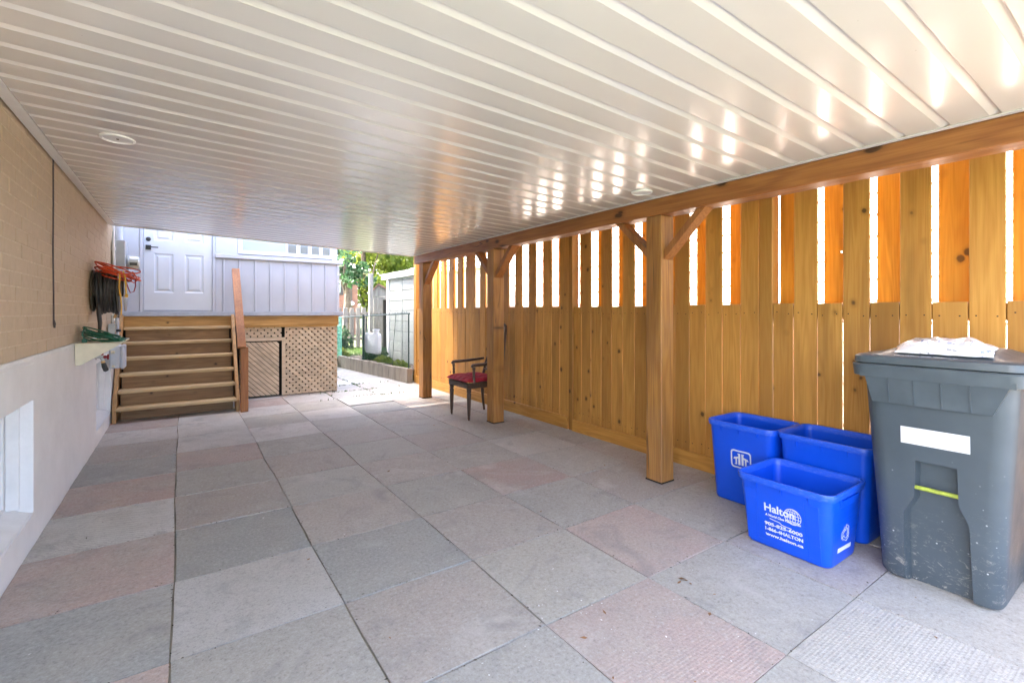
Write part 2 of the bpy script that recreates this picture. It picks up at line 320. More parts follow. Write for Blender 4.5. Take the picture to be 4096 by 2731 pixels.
# ------------------------------------------------------------------ mesh helpers
class MB:
    def __init__(s): s.v = []; s.f = []
    def quadbox(s, p):                                                   # p: 8 points, bottom ring then top ring
        o = len(s.v); s.v += [tuple(q) for q in p]
        s.f += [(o, o+3, o+2, o+1), (o+4, o+5, o+6, o+7), (o, o+1, o+5, o+4), (o+1, o+2, o+6, o+5), (o+2, o+3, o+7, o+6), (o+3, o, o+4, o+7)]
    def box(s, x0, x1, y0, y1, z0, z1):
        s.quadbox([(x0,y0,z0),(x1,y0,z0),(x1,y1,z0),(x0,y1,z0),(x0,y0,z1),(x1,y0,z1),(x1,y1,z1),(x0,y1,z1)])
    def bevbox(s, x0, x1, y0, y1, z0, z1, b=.003):                       # box with chamfered edges
        bm = bmesh.new(); bmesh.ops.create_cube(bm, size=1)
        for q in bm.verts: q.co = Vector(((x0+x1)/2 + q.co.x*(x1-x0), (y0+y1)/2 + q.co.y*(y1-y0), (z0+z1)/2 + q.co.z*(z1-z0)))
        bmesh.ops.bevel(bm, geom=list(bm.edges), offset=b, segments=1, affect='EDGES')
        s.addbm(bm)
    def addbm(s, bm, mtx=None):
        o = len(s.v); bm.verts.index_update()
        for q in bm.verts: s.v.append(tuple(mtx @ q.co) if mtx else tuple(q.co))
        for f in bm.faces: s.f.append(tuple(o + q.index for q in f.verts))
        bm.free()
    def loft(s, rings, close0=True, close1=True):                        # rings: lists of equal length
        n = len(rings[0]); o = len(s.v)
        for r in rings: s.v += [tuple(q) for q in r]
        for i in range(len(rings)-1):
            for j in range(n):
                a = o+i*n+j; b = o+i*n+(j+1) % n; s.f.append((a, b, b+n, a+n))
        if close0: s.f.append(tuple(o+j for j in range(n))[::-1])
        if close1: s.f.append(tuple(o+(len(rings)-1)*n+j for j in range(n)))
    def tube(s, pts, r, n=8, closed=False, caps=True):
        P = [Vector(p) for p in pts]; L = len(P); rings = []; up = None
        for i in range(L):
            t = (P[(i+1) % L]-P[i-1]) if closed else (P[min(i+1, L-1)]-P[max(i-1, 0)])
            if t.length < 1e-9: t = Vector((0, 0, 1))
            t.normalize()
            if up is None:
                up = Vector((0, 0, 1)) if abs(t.z) < .9 else Vector((1, 0, 0))
            u = (up - t*up.dot(t))
            if u.length < 1e-6: u = t.orthogonal()
            u.normalize(); w = t.cross(u); up = u
            rr = r[i] if isinstance(r, (list, tuple)) else r
            rings.append([P[i]+(u*math.cos(2*math.pi*k/n)+w*math.sin(2*math.pi*k/n))*rr for k in range(n)])
        if closed: rings.append(rings[0]); caps = False
        s.loft(rings, caps, caps)
    def lathe(s, prof, c=(0, 0, 0), n=24, axis='z', caps=True):          # prof: (radius, height)
        c = Vector(c); rings = []
        for r, h in prof:
            ring = []
            for k in range(n):
                a = 2*math.pi*k/n; ca, sa = r*math.cos(a), r*math.sin(a)
                ring.append(c+Vector({'z': (ca, sa, h), 'x': (h, ca, sa), 'y': (sa, h, ca)}[axis]))
            rings.append(ring)
        s.loft(rings, caps, caps)
    def poly(s, pts2, fn, d0, d1):                                       # extrude a 2-D polygon: fn(a,b,depth)
        s.loft([[fn(a, b, d0) for a, b in pts2], [fn(a, b, d1) for a, b in pts2]])
    def build(s, name, mat, parent=None, loc=(0, 0, 0), smooth=False, angle=35):
        me = bpy.data.meshes.new(name); L = Vector(loc)
        me.from_pydata([tuple(Vector(q)-L) for q in s.v], [], s.f); me.validate(); me.update()
        bm = bmesh.new(); bm.from_mesh(me); bmesh.ops.recalc_face_normals(bm, faces=bm.faces[:]); bm.to_mesh(me); bm.free()
        me.materials.append(M[mat] if isinstance(mat, str) else mat)
        o = bpy.data.objects.new(name, me); COL.objects.link(o); o.location = L
        if smooth:
            for p in me.polygons: p.use_smooth = True
            try: me.set_sharp_from_angle(angle=R(angle))
            except Exception: pass
        if parent is not None: attach(o, parent)
        return o
def attach(o, parent):
    w = o.matrix_basis.copy(); o.parent = parent; o.matrix_parent_inverse = Matrix(); 
    p = Vector((0, 0, 0)); q = parent
    while q is not None: p += q.location; q = q.parent
    o.location = Vector(o.location) - p
def tag(o, label=None, cat=None, group=None, kind=None):
    if label: o['label'] = label
    if cat: o['category'] = cat
    if group: o['group'] = group
    if kind: o['kind'] = kind
    return o
def thing(name, label, cat, loc=(0, 0, 0), group=None):
    o = bpy.data.objects.new(name, None); COL.objects.link(o); o.location = loc; o.empty_display_size = .1
    return tag(o, label, cat, group)
def one(name, mat, parent, fn, **k):
    m = MB(); fn(m); return m.build(name, mat, parent, **k)
def inst(name, me, loc, parent=None, rot=None):                          # shares mesh data
    o = bpy.data.objects.new(name, me); COL.objects.link(o); o.location = loc
    if rot: o.rotation_euler = rot
    if parent is not None: attach(o, parent)
    return o
def rrect(x0, x1, y0, y1, r, z, n=5):
    pts = []
    for cx, cy, a0 in ((x1-r, y1-r, 0), (x0+r, y1-r, 90), (x0+r, y0+r, 180), (x1-r, y0+r, 270)):
        for k in range(n+1):
            a = R(a0 + 90*k/n); pts.append((cx+r*math.cos(a), cy+r*math.sin(a), z))
    return pts
def text_obj(body, parent, mat, origin, right, up, width=None, height=None, scale=None, bold=0.0, shear=0.0, name='lettering', depth=.0006):
    cu = bpy.data.curves.new('txt', 'FONT'); cu.body = body; cu.size = 1.0; cu.offset = bold; cu.shear = shear; cu.extrude = .01; cu.resolution_u = 3
    t = bpy.data.objects.new('txt', cu); COL.objects.link(t); bpy.context.view_layer.update()
    me = bpy.data.meshes.new_from_object(t.evaluated_get(bpy.context.evaluated_depsgraph_get()))
    bpy.data.objects.remove(t); bpy.data.curves.remove(cu)
    xs = [q.co.x for q in me.vertices]; ys = [q.co.y for q in me.vertices]
    x0, x1, y0, y1 = min(xs), max(xs), min(ys), max(ys)
    if scale: x0 = y0 = 0.0; x1 = y1 = 1.0; width = height = scale
    sx = width/(x1-x0); sy = (height/(y1-y0)) if height else sx
    r = Vector(right).normalized(); u = Vector(up).normalized(); n = r.cross(u); O = Vector(origin)
    for q in me.vertices:
        c = q.co; q.co = r*((c.x-x0)*sx)+u*((c.y-y0)*sy)+n*(depth*(1.5 if c.z > 0 else -.2))
    me.materials.clear(); me.materials.append(M[mat]); me.name = name
    o = bpy.data.objects.new(name, me); COL.objects.link(o); o.location = O
    attach(o, parent); return o

# ------------------------------------------------------------------ ground
def plate(name, mat, x0, x1, y0, y1, z, nx=1, ny=1):
    m = MB()
    for i in range(nx):
        for j in range(ny):
            a0 = x0+(x1-x0)*i/nx; a1 = x0+(x1-x0)*(i+1)/nx; b0 = y0+(y1-y0)*j/ny; b1 = y0+(y1-y0)*(j+1)/ny
            o = len(m.v); m.v += [(a0,b0,z),(a1,b0,z),(a1,b1,z),(a0,b1,z)]; m.f.append((o,o+1,o+2,o+3))
    o = m.build(name, mat); tag(o, kind='structure'); return o
plate('ground', 'lawn', -150, 150, -150, 150, -.06)
plate('driveway', 'drive', -.9, 9.0, -30, -2.22, -.008)
plate('joint_sand', 'sand', -.72, 3.42, -2.3, 12.6, -.007)

patio = bpy.data.objects.new('patio', None); COL.objects.link(patio); tag(patio, kind='structure')
CX = [-.652, -.037, .574, 1.185, 1.796, 2.407, 3.018, 3.36]
RY = lambda j: 2.073 + .609*j
PK, GR, BL, LT, YG, WH = (0.45, 0.345, 0.302), (0.40, 0.385, 0.345), (0.33, 0.335, 0.315), (0.56, 0.545, 0.515), (0.44, 0.415, 0.355), (0.50, 0.48, 0.43)
PG = (0.415, 0.37, 0.328)
TONE = {
 0: {-3: GR, -2: PG, -1: PK, 0: BL, 1: PK, 2: LT, 3: PK, 4: BL, 5: PG, 6: LT, 7: PK, 8: GR},
 1: {-2: GR, -1: GR, 0: LT, 1: BL, 2: PG, 3: GR, 4: PK, 5: LT, 6: LT, 7: LT, 8: GR, 9: GR},
 2: {-2: GR, -1: PG, 0: BL, 1: PG, 2: GR, 3: PG, 4: GR, 5: LT, 6: GR, 7: LT, 8: PK, 9: LT},
 3: {-3: GR, -2: PK, -1: YG, 0: PG, 1: GR, 2: PG, 3: GR, 4: PG, 5: GR, 6: LT, 7: GR, 8: LT},
 4: {-4: GR, -3: WH, -2: GR, -1: PK, 0: GR, 1: PK, 2: GR, 3: PG, 4: GR, 5: PG, 6: BL, 7: LT},
 5: {-4: PG, -3: GR, -2: PG, -1: GR, 0: PG, 1: GR, 2: WH, 3: GR, 4: PG, 5: GR, 6: PG, 7: GR},
 6: {-3: GR, -2: GR, -1: PG, 0: PG, 1: PG, 2: GR, 3: PG, 4: GR}}
RELIEF = {(0, 2): 'slab_ribs', (1, 4): 'slab_check', (3, -2): 'slab_check', (4, -3): 'slab_check', (4, 5): 'slab_ribs'}
jit = {}
def corner(i, j):
    if (i, j) not in jit:
        r = random.Random(i*131+j*17+5)
        dx = r.uniform(-.009, .009); dy = r.uniform(-.010, .010)
        if i in (0, 7): dx = 0
        jit[(i, j)] = (CX[i]+dx, RY(j)+dy)
    return jit[(i, j)]
for i in range(7):
    for j in range(-7, 17):
        r = random.Random(i*91+j*37)
        c = [corner(i, j), corner(i+1, j), corner(i+1, j+1), corner(i, j+1)]
        g = r.uniform(.001, .0035); cx = sum(p[0] for p in c)/4; cy = sum(p[1] for p in c)/4
        def ins(d, z):
            out = []
            for k, (x, y) in enumerate(c):
                sx = 1 if k in (0, 3) else -1; sy = 1 if k in (0, 1) else -1
                out.append((x+sx*d, y+sy*d, z))
            return out
        t = [r.uniform(-.0015, .0015) for _ in range(4)]
        lift = (0.012 if (i, j) == (4, 7) else 0)
        # worn edges: each side gets two extra points nudged in a little
        def ring(d, z, wob):
            p = ins(d, z); out = []
            for k in range(4):
                a = Vector(p[k]); b = Vector(p[(k+1) % 4]); a.z += t[k]+lift; b.z += t[(k+1) % 4]+lift
                nrm = Vector((cx, cy, z))-(a+b)/2; nrm.z = 0; nrm.normalize(); out.append(a)
                for q in (.22, .5, .78): out.append(a.lerp(b, q)+nrm*(wob[k*3+int(q*3.9)//1 if False else k*3+(0 if q < .3 else 1 if q < .6 else 2)]))
            return out
        wob = [r.uniform(-.001, .0035) for _ in range(12)]
        m = MB(); m.loft([ring(g, -.04, wob), ring(g, -.0004, wob), ring(g+.0005, 0, wob)], False, True)
        o = m.build('paving_slab', RELIEF.get((i, j), 'slab'), patio, loc=(cx, cy, 0))
        tone = TONE.get(i, {}).get(j) or r.choice([GR, PG, LT, GR, BL, PK])
        s = r.uniform(.93, 1.07); o.color = (tone[0]*s, tone[1]*s, tone[2]*s, 1)

# ------------------------------------------------------------------ brick house on the left
house = thing('brick_house', 'house side wall of tan painted brick above a white painted foundation', 'house', (-.65, 2.0, 0))
WX = -.660
one('wall', 'mortar', house, lambda m: (m.box(-6.0, -.6622, .4, 7.70, 1.005, 4.2)))  # unseen height and near end shaped for where the sun falls
course, bl = .0715, .2105
me_b = {}
def brick_mesh(w):
    if w not in me_b:
        m = MB(); m.bevbox(-.03, .0, 0, w-.007, 0, course-.0065, .0018)
        o = m.build('brick', 'brick'); me_b[w] = o.data; bpy.data.objects.remove(o)
    return me_b[w]
cells = []
for k in range(int((2.30-1.0)/course)):
    z = 1.006+k*course; y = 2.62 + (bl/2 if k % 2 else 0)
    while y < 7.55:
        w = bl if y+bl < 7.63 else round(7.636-y, 4)
        cells.append((y, z, w)); y += bl
def shows(c):                                                            # rough size in view
    y, z, w = c; d = y*.822-.65*.57
    return (-1 if (y < 2.75 or z > 2.19) else 1/d)
cells.sort(key=lambda c: -shows(c))
rest = MB()
for n, (y, z, w) in enumerate(cells):
    dx = random.Random(n*7).uniform(-.0012, .0012)
    if n < 300: inst('brick', brick_mesh(w), (WX+dx, y, z), house)
    else: rest.box(WX-.03, WX+dx, y, y+w-.007, z, z+course-.0065)
tag(rest.build('far_brick', 'brick', house), kind='stuff')
# foundation: pieces round the two basement window openings
W1, W2 = (2.50, 3.53, .175, .772), (5.78, 6.86, .14, .76)
def foundation(m):
    X0, X1 = -1.0, -.65
    m.box(X0, X1, .4, W1[0], -.1, 1.0045); m.box(X0, X1, W1[0], W1[1], -.1, W1[2]); m.box(X0, X1, W1[0], W1[1], W1[3], 1.0045)
    m.box(X0, X1, W1[1], W2[0], -.1, 1.0045); m.box(X0, X1, W2[0], W2[1], -.1, W2[2]); m.box(X0, X1, W2[0], W2[1], W2[3], 1.0045)
    m.box(X0, X1, W2[1], 7.634, -.1, 1.0045); m.box(-6.0, -.6565, 7.6345, 7.72, -.1, 1.0045)
fo = one('foundation', 'parge', house, foundation)
def lip(m):                                                              # ragged top edge of the parging
    ys = [2.4+.06*k for k in range(88)]; r = random.Random(3); rings = []
    for y in ys:
        h = .998+r.uniform(-.005, .006); p = -.646+r.uniform(-.003, .003)
        rings.append([(-.70, y, .97), (p-.001, y, .97), (p, y, h-.012), (p-.008, y, h), (-.70, y, h+.004)])
    m.loft(rings)
one('foundation_lip', 'parge', house, lip, smooth=True)
one('foundation_patch', 'parge', house, lambda m: m.bevbox(-.66, -.644, 2.0, 3.528, .775, .97, .004))
for (y0, y1, z0, z1) in (W1, W2):
    w = bpy.data.objects.new('basement_window', None); COL.objects.link(w); w.location = (-.76, y0, z0); attach(w, house)
    xi = -.765
    one('frame', 'white', w, lambda m: (m.bevbox(xi-.03, xi+.012, y0, y0+.05, z0, z1), m.bevbox(xi-.03, xi+.012, y1-.05, y1, z0, z1),
        m.bevbox(xi-.03, xi+.0125, y0+.05, y1-.05, z0, z0+.055), m.bevbox(xi-.03, xi+.0125, y0+.05, y1-.05, z1-.05, z1), m.bevbox(xi-.03, xi+.006, (y0+y1)/2-.018, (y0+y1)/2+.018, z0+.055, z1-.05)))
    one('pane', 'frost', w, lambda m: m.box(xi-.02, xi-.012, y0+.05, y1-.05, z0+.055, z1-.05))
    one('sill', 'white', w, lambda m: m.quadbox([(xi+.013,y0+.002,z0-.02),(-.646,y0+.002,z0-.02),(-.646,y1-.002,z0-.02),(xi+.013,y1-.002,z0-.02),(xi+.013,y0+.002,z0+.035),(-.646,y0+.002,z0-.006),(-.646,y1-.002,z0-.006),(xi+.013,y1-.002,z0+.035)]))
    one('stop', 'white', w, lambda m: m.bevbox(xi+.013, -.70, y1-.022, y1-.001, z0+.03, z1-.002))
    one('stop', 'white', w, lambda m: m.bevbox(xi+.013, -.70, y0+.001, y0+.022, z0+.03, z1-.002))

# ------------------------------------------------------------------ carport
carport = thing('carport', 'carport with a glossy ribbed cream soffit on brown timber posts and beam', 'carport', (2.89, 2.26, 0))
PITCH = .158; X0C, X1C, ZL, ZR = -.60, 2.80, 2.175, 2.060
ang = math.atan2(ZR-ZL, X1C-X0C); LC = math.hypot(X1C-X0C, ZR-ZL)
m = MB()
prof = [(0, 0), (.120, 0), (.1222, .0085), (.127, .0105), (.133, .0092), (.1578, 0), (.1578, .04), (0, .04)]
m.loft([[(0, y, z) for y, z in prof], [(LC*.333, y, z) for y, z in prof], [(LC*.666, y, z) for y, z in prof], [(LC, y, z) for y, z in prof]])
pan = m.build('ceiling_panel', 'soffit'); pme = pan.data; bpy.data.objects.remove(pan)
y0 = 0.478+.0-.1215-.0-.158*11
k = 0
y = 0.478-.137-PITCH*6
while y < 6.69-PITCH*.5:
    o = inst('ceiling_panel', pme, (X0C, y, ZL+rnd.uniform(-.0006, .0006)), carport, (0, -ang, 0)); y += PITCH
YC0 = 0.478-.137-PITCH*6; YC1 = y
# trims at the wall, the beam and the two open ends
one('wall_trim', 'trimwhite', carport, lambda m: (m.box(-.648, -.598, YC0, YC1, 2.168, 2.1715), m.box(-.648, -.6445, YC0, YC1, 2.172, 2.235)))
one('beam_trim', 'trimwhite', carport, lambda m: m.box(2.785, 2.8165, YC0, YC1, 2.0555, 2.0585))
one('end_trim', 'trimwhite', carport, lambda m: m.quadbox([(-.60,YC1+.001,2.166),(2.80,YC1+.001,2.052),(2.80,YC1+.02,2.052),(-.60,YC1+.02,2.166),(-.60,YC1+.001,2.235),(2.80,YC1+.001,2.12),(2.80,YC1+.02,2.12),(-.60,YC1+.02,2.235)]))
one('roof', 'shingle', carport, lambda m: m.quadbox([(-.64,YC0-.1,2.24),(3.34,YC0-.1,2.13),(3.34,YC1+.1,2.13),(-.64,YC1+.1,2.24),(-.64,YC0-.1,2.40),(3.34,YC0-.1,2.27),(3.34,YC1+.1,2.27),(-.64,YC1+.1,2.40)]))  # unseen near end and side eave sized to hold back light
one('beam', 'beam', carport, lambda m: m.bevbox(2.818, 2.965, -.65, 6.61, 1.936, 2.056, .006))
for y in (2.192, 4.43, 6.302):
    p = one('post', 'post', carport, lambda m: m.bevbox(2.823, 2.963, y, y+.14, .004, 1.934, .006), loc=(2.89, y+.07, 0))
    one('dark_post_foot', 'dark', carport, lambda m: m.box(2.8215, 2.9645, y-.0015, y+.1415, .002, .013))  # near-black band round the foot of the post
def brace(ya, za, yb, zb, w=.045, d=.045):                               # diagonal knee brace in the plane of the posts
    a = Vector((2.89, ya, za)); b = Vector((2.89, yb, zb)); t = (b-a).normalized(); n = Vector((0, -t.z, t.y))
    # ends cut flush with the post face (vertical) and the beam soffit (level)
    h = d/2; dz = h/abs(t.y)*1.0; dy = h/abs(t.z)
    A0 = (ya, za-dz); A1 = (ya, za+dz); B0 = (yb-dy*(1 if t.y > 0 else -1)*1, zb); B1 = (yb+dy*(1 if t.y > 0 else -1), zb)
    P = [A0, B1, B0, A1]
    mm = MB(); mm.loft([[(2.89-w, q[0], q[1]) for q in P], [(2.89+w, q[0], q[1]) for q in P]])
    mm.build('brace', 'brace', carport, loc=(2.89, ya, za))
for yp in (2.192, 4.43):
    brace(yp-.001, 1.645, yp-.30, 1.935); brace(yp+.141, 1.665, yp+.425, 1.935)
brace(6.301, 1.66, 6.02, 1.935)

def ceiling_light(x, y, r, label, drop=.0):
    z = ZL+(ZR-ZL)*(x-X0C)/(X1C-X0C)
    t = thing('ceiling_light', label, 'light', (x, y, z), 'round recessed lights in the soffit')
    one('trim_ring', 'trimwhite', t, lambda m: m.lathe([(r*.80, -.004), (r*.84, -.011), (r*.97, -.009), (r, .002), (r*.80, .002)], (x, y, z), 36, caps=False), smooth=True)
    one('bulb_face', 'white', t, lambda m: m.lathe([(r*.80, -.004), (r*.7, .001), (r*.3, .0035), (.002, .004)], (x, y, z), 30), smooth=True)
    if drop: one('bulb_clip', 'cable', t, lambda m: m.bevbox(x-.006, x+.006, y-.005, y+.005, z-.008, z+.002, .002))
    return t
ceiling_light(-.283, 3.29, .078, 'round recessed ceiling light near the tan brick wall, dark speck inside', 1)
ceiling_light(2.615, 2.195, .072, 'round white ceiling light cover beside the timber beam')
one_v = tag(one('soffit_vent', 'steel', None, lambda m: m.bevbox(-.33, -.17, 6.56, 6.60, 2.146, 2.152, .002)), 'thin grey slot vent in the soffit end above the door', 'vent')

# ------------------------------------------------------------------ board fence on the right
fence = thing('privacy_fence', 'honey stained board fence with tall and short boards and bright upper gaps', 'fence', (3.37, 2.0, 0))
edges = [(-1.0+.1415*k) for k in range(0)]
seg = []   # (y0, y1, kind)
y = .543; kind = 0                                                       # going towards the camera from the first measured tall board
far = [(.543,.683,'T'),(.683,.829,'S'),(.829,.971,'T'),(.971,1.113,'S'),(1.113,1.255,'T'),(1.255,1.398,'S'),(1.398,1.544,'T'),(1.544,1.679,'S'),
 (1.775,1.911,'T'),(1.911,2.054,'S'),(2.054,2.195,'T'),(2.195,2.34,'S'),(2.34,2.476,'T'),(2.476,2.618,'S'),(2.618,2.761,'T'),(2.761,2.904,'S'),(2.904,3.044,'T'),(3.044,3.182,'S'),(3.182,3.32,'T'),(3.32,3.461,'S'),(3.461,3.599,'T'),(3.599,3.72,'S'),
 (3.782,3.941,'T'),(3.941,4.078,'S'),(4.078,4.218,'T'),(4.218,4.364,'S'),(4.364,4.502,'T'),(4.502,4.636,'S'),(4.636,4.782,'T'),(4.782,4.919,'S'),(4.919,5.063,'T'),(5.063,5.20,'S'),(5.20,5.338,'T'),(5.338,5.478,'S'),(5.478,5.619,'T'),(5.619,5.759,'S'),(5.759,5.915,'T'),
 (6.022,6.128,'S'),(6.128,6.271,'T'),(6.271,6.403,'S'),(6.403,6.545,'T'),(6.545,6.681,'S'),(6.681,6.832,'T'),(6.832,6.96,'S'),(6.96,7.101,'T'),(7.101,7.225,'S'),(7.225,7.362,'T'),(7.362,7.498,'S'),(7.498,7.632,'T'),(7.632,7.75,'S')]
yy = .543; kd = 'S'; near = []
while yy > -.4:
    near.append((yy-.1415, yy, kd)); kd = 'T' if kd == 'S' else 'S'; yy -= .1415
allb = near[::-1]+far
FX = 3.36; ZS = 1.292
def board(name, x, y0, y1, z0, z1, th=.018, hole=None, lean=0.0):
    m = MB(); g = .0018+rnd.random()*.0012; w = y1-y0
    if hole:
        hy, hz, hr = hole
        ys = [y0+g, hy-hr, hy+hr, y1-g]; zs = [z0, hz-hr*1.25, hz+hr*1.25, z1]
        # board with a real knot hole: eight-sided opening through the timber
        ringo = [(ys[0], zs[0]), (ys[3], zs[0]), (ys[3], zs[3]), (ys[0], zs[3])]
        oct_ = [(hy+hr*math.cos(R(a)), hz+hr*1.2*math.sin(R(a))) for a in (225, 315, 45, 135)]
        for s0 in range(4):
            a, b = ringo[s0], ringo[(s0+1) % 4]; c, d = oct_[(s0+1) % 4], oct_[s0]
            m.quadbox([(x, *a), (x, *b), (x, *c), (x, *d), (x+th, *a), (x+th, *b), (x+th, *c), (x+th, *d)])
    else:
        m.bevbox(x, x+th, y0+g, y1-g, z0, z1, .0022)
    o = m.build(name, 'outer_glow_tint' if name == 'outer_board' else 'fence', fence, loc=(x, (y0+y1)/2, z0))
    return o
for n, (a, b, kd) in enumerate(allb):
    dx = rnd.uniform(-.0025, .0025)
    board('board', FX+dx, a, b, .045+rnd.uniform(-.01, .01), (2.36 if kd == 'T' else ZS+rnd.uniform(-.004, .004)))
holes = {1.3265: (1.300, 1.62, .0085), 1.042: (.992, 1.70, .0085), 2.833: None}
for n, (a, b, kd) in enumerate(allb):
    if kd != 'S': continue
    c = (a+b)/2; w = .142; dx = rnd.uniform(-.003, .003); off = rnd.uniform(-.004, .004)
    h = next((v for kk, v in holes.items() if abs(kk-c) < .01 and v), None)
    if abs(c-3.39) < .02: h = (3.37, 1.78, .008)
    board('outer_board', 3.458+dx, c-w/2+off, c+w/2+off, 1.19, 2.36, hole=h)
nl = MB()
for (a, b, kd) in allb:
    for q in (.22, .78):
        for z in (1.225+rnd.uniform(-.012, .012), .19+rnd.uniform(-.01, .01)):
            yq = a+(b-a)*q; nl.box(FX-.0042, FX+.004, yq-.003, yq+.003, z-.003, z+.003)
tag(nl.build('nail_heads', 'dark', fence), kind='stuff')
for ya, yb in ((-.42, 1.679), (1.775, 3.72), (3.79, 5.92), (6.02, 7.75)):
    one('rail', 'fence_rail', fence, lambda m: m.bevbox(3.384, 3.422, ya, yb, 1.198, 1.284, .003), loc=(3.4, ya, 1.24))
    one('rail', 'fence_rail', fence, lambda m: m.bevbox(3.384, 3.422, ya, yb, 2.20, 2.285, .003), loc=(3.4, ya, 2.24))
    one('rail', 'fence_rail', fence, lambda m: m.bevbox(3.384, 3.422, ya, yb, .14, .226, .003), loc=(3.4, ya, .2))
    one('spacer_rail', 'fence_rail', fence, lambda m: m.bevbox(3.4235, 3.4535, ya, yb, 1.195, 1.27, .003), loc=(3.44, ya, 1.24))
    one('spacer_rail', 'fence_rail', fence, lambda m: m.bevbox(3.4235, 3.4535, ya, yb, 2.20, 2.28, .003), loc=(3.44, ya, 2.24))
for yc, hw, xf in ((1.727, .046, 3.358), (3.751, .030, 3.345), (5.968, .052, 3.36), (7.80, .048, 3.34)):
    one('fence_post', 'fence', fence, lambda m: m.bevbox(xf, xf+.09, yc-hw, yc+hw, .0, 2.36, .004), loc=(3.38, yc, 0))
for ya, yb, z0, z1, xk in ((-.42, 1.68, -.03, .115, 3.333), (1.78, 3.71, -.03, .122, 3.331), (3.79, 5.9, .055, .136, 3.328), (3.80, 5.9, -.02, .05, 3.345), (5.9, 7.74, -.03, .125, 3.331)):
    one('kickboard', 'fence_rail', fence, lambda m: m.bevbox(xk, xk+.025, ya, yb, z0, z1, .003), loc=(3.33, ya, .06))

# ------------------------------------------------------------------ porch behind
porch = thing('porch', 'enclosed lavender grey porch with white door above timber lattice skirting', 'porch', (.7, 7.68, 0))
PY = 7.64
one('core_wall', 'siding', porch, lambda m: m.box(-.66, 1.98, PY+.035, 12.5, 1.18, 4.2))  # unseen depth and height sized to keep sun off the shed wall
def panel_board(x0, x1, z0, z1):                                         # a siding board with a raised batten on its left edge
    m = MB(); m.bevbox(x0, x1-.001, PY, PY+.034, z0, z1, .002); return m.build('siding_board', 'siding', porch, loc=(x0, PY, z0))
def batten(x, z0, z1, w=.024):
    m = MB(); m.bevbox(x, x+w, PY-.014, PY-.0005, z0, z1, .003); return m.build('batten', 'siding', porch, loc=(x, PY, z0))
bx = [.375, .459, .648, .843, 1.035, 1.228, 1.419, 1.606, 1.797, 1.985]
for a, b in zip(bx[:-1], bx[1:]): panel_board(a, b, 1.24, 1.972)
for x in bx[1:-1]: batten(x, 1.24, 1.971, .022)
batten(1.972, 1.24, 1.971, .04)
panel_board(.375, .64, 2.03, 3.3); panel_board(1.90, 1.985, 2.03, 3.3); panel_board(-.655, -.441, 1.24, 3.3)
panel_board(.641, 1.899, 2.92, 3.3)
one('sill_ledge', 'siding', porch, lambda m: m.bevbox(.37, 2.055, PY-.045, PY+.02, 1.973, 2.026, .004))
one('deck_trim', 'trimgrey', porch, lambda m: (m.bevbox(-.64, 2.066, PY-.04, PY+.03, 1.180, 1.238, .004)))
one('rim_beam', 'rim', porch, lambda m: m.bevbox(-.63, 2.005, PY+.0, PY+.04, 1.040, 1.178, .004), loc=(0, PY, 1.1))
one('rim_underboard', 'rim', porch, lambda m: m.bevbox(.66, 1.999, PY+.012, PY+.05, 1.012, 1.039, .003), loc=(0, PY, 1.02))
one('roof', 'shingle', porch, lambda m: m.box(-.7, 2.1, 7.66, 12.6, 4.201, 4.3))
# door
dx0, dx1 = -.403, .336
door = thing('door', 'x', 'x'); 
for kx in list(door.keys()): del door[kx]
door.location = (dx0, PY, 1.25); attach(door, porch)
PX = [(-.298, -.092), (.028, .239)]; PZ = [(1.484, 1.99), (2.152, 2.60), (2.72, 2.95)]
def slabgrid(m, d):
    xs = [dx0+.004, PX[0][0], PX[0][1], PX[1][0], PX[1][1], dx1-.004]; zs = [1.262, PZ[0][0], PZ[0][1], PZ[1][0], PZ[1][1], PZ[2][0], PZ[2][1], 3.10]
    for a in range(5):
        for b in range(7):
            ispan = a in (1, 3) and b in (1, 3, 5)
            if not ispan: m.box(xs[a], xs[a+1], PY+.006, PY+.034, zs[b], zs[b+1])
one('leaf', 'doorpaint', door, lambda m: slabgrid(m, 0))
for (a, b) in PX:
    for (c, d) in PZ:
        mm = MB(); f = lambda i, yq: [(a+i, yq, c+i), (b-i, yq, c+i), (b-i, yq, d-i), (a+i, yq, d-i)]
        mm.loft([f(0, PY+.0065), f(.014, PY+.016), f(.03, PY+.016), f(.046, PY+.008)], False, True); mm.build('panel', 'doorpaint', door, loc=(a, PY, c))
one('deadbolt', 'black', door, lambda m: m.lathe([(.02, .005), (.027, .0), (.027, -.008), (.018, -.016), (.001, -.018)], (-.354, PY+.004, 2.165), 20, 'y'), smooth=True)
one('handle', 'black', door, lambda m: (m.bevbox(-.384, -.326, PY-.006, PY+.005, 2.03, 2.09, .002), m.bevbox(-.362, -.346, PY-.045, PY-.0065, 2.052, 2.068, .002), m.bevbox(-.362, -.250, PY-.058, PY-.0455, 2.053, 2.067, .003)))
one('sweep', 'trimgrey', door, lambda m: m.bevbox(dx0+.004, dx1-.004, PY-.001, PY+.03, 1.246, 1.261, .002))
one('door_casing', 'siding', porch, lambda m: (m.bevbox(-.440, -.404, PY-.014, PY+.03, 1.24, 3.15, .003), m.bevbox(.337, .373, PY-.014, PY+.03, 1.24, 3.15, .003), m.bevbox(-.4035, .3365, PY-.014, PY+.03, 3.105, 3.15, .003)))
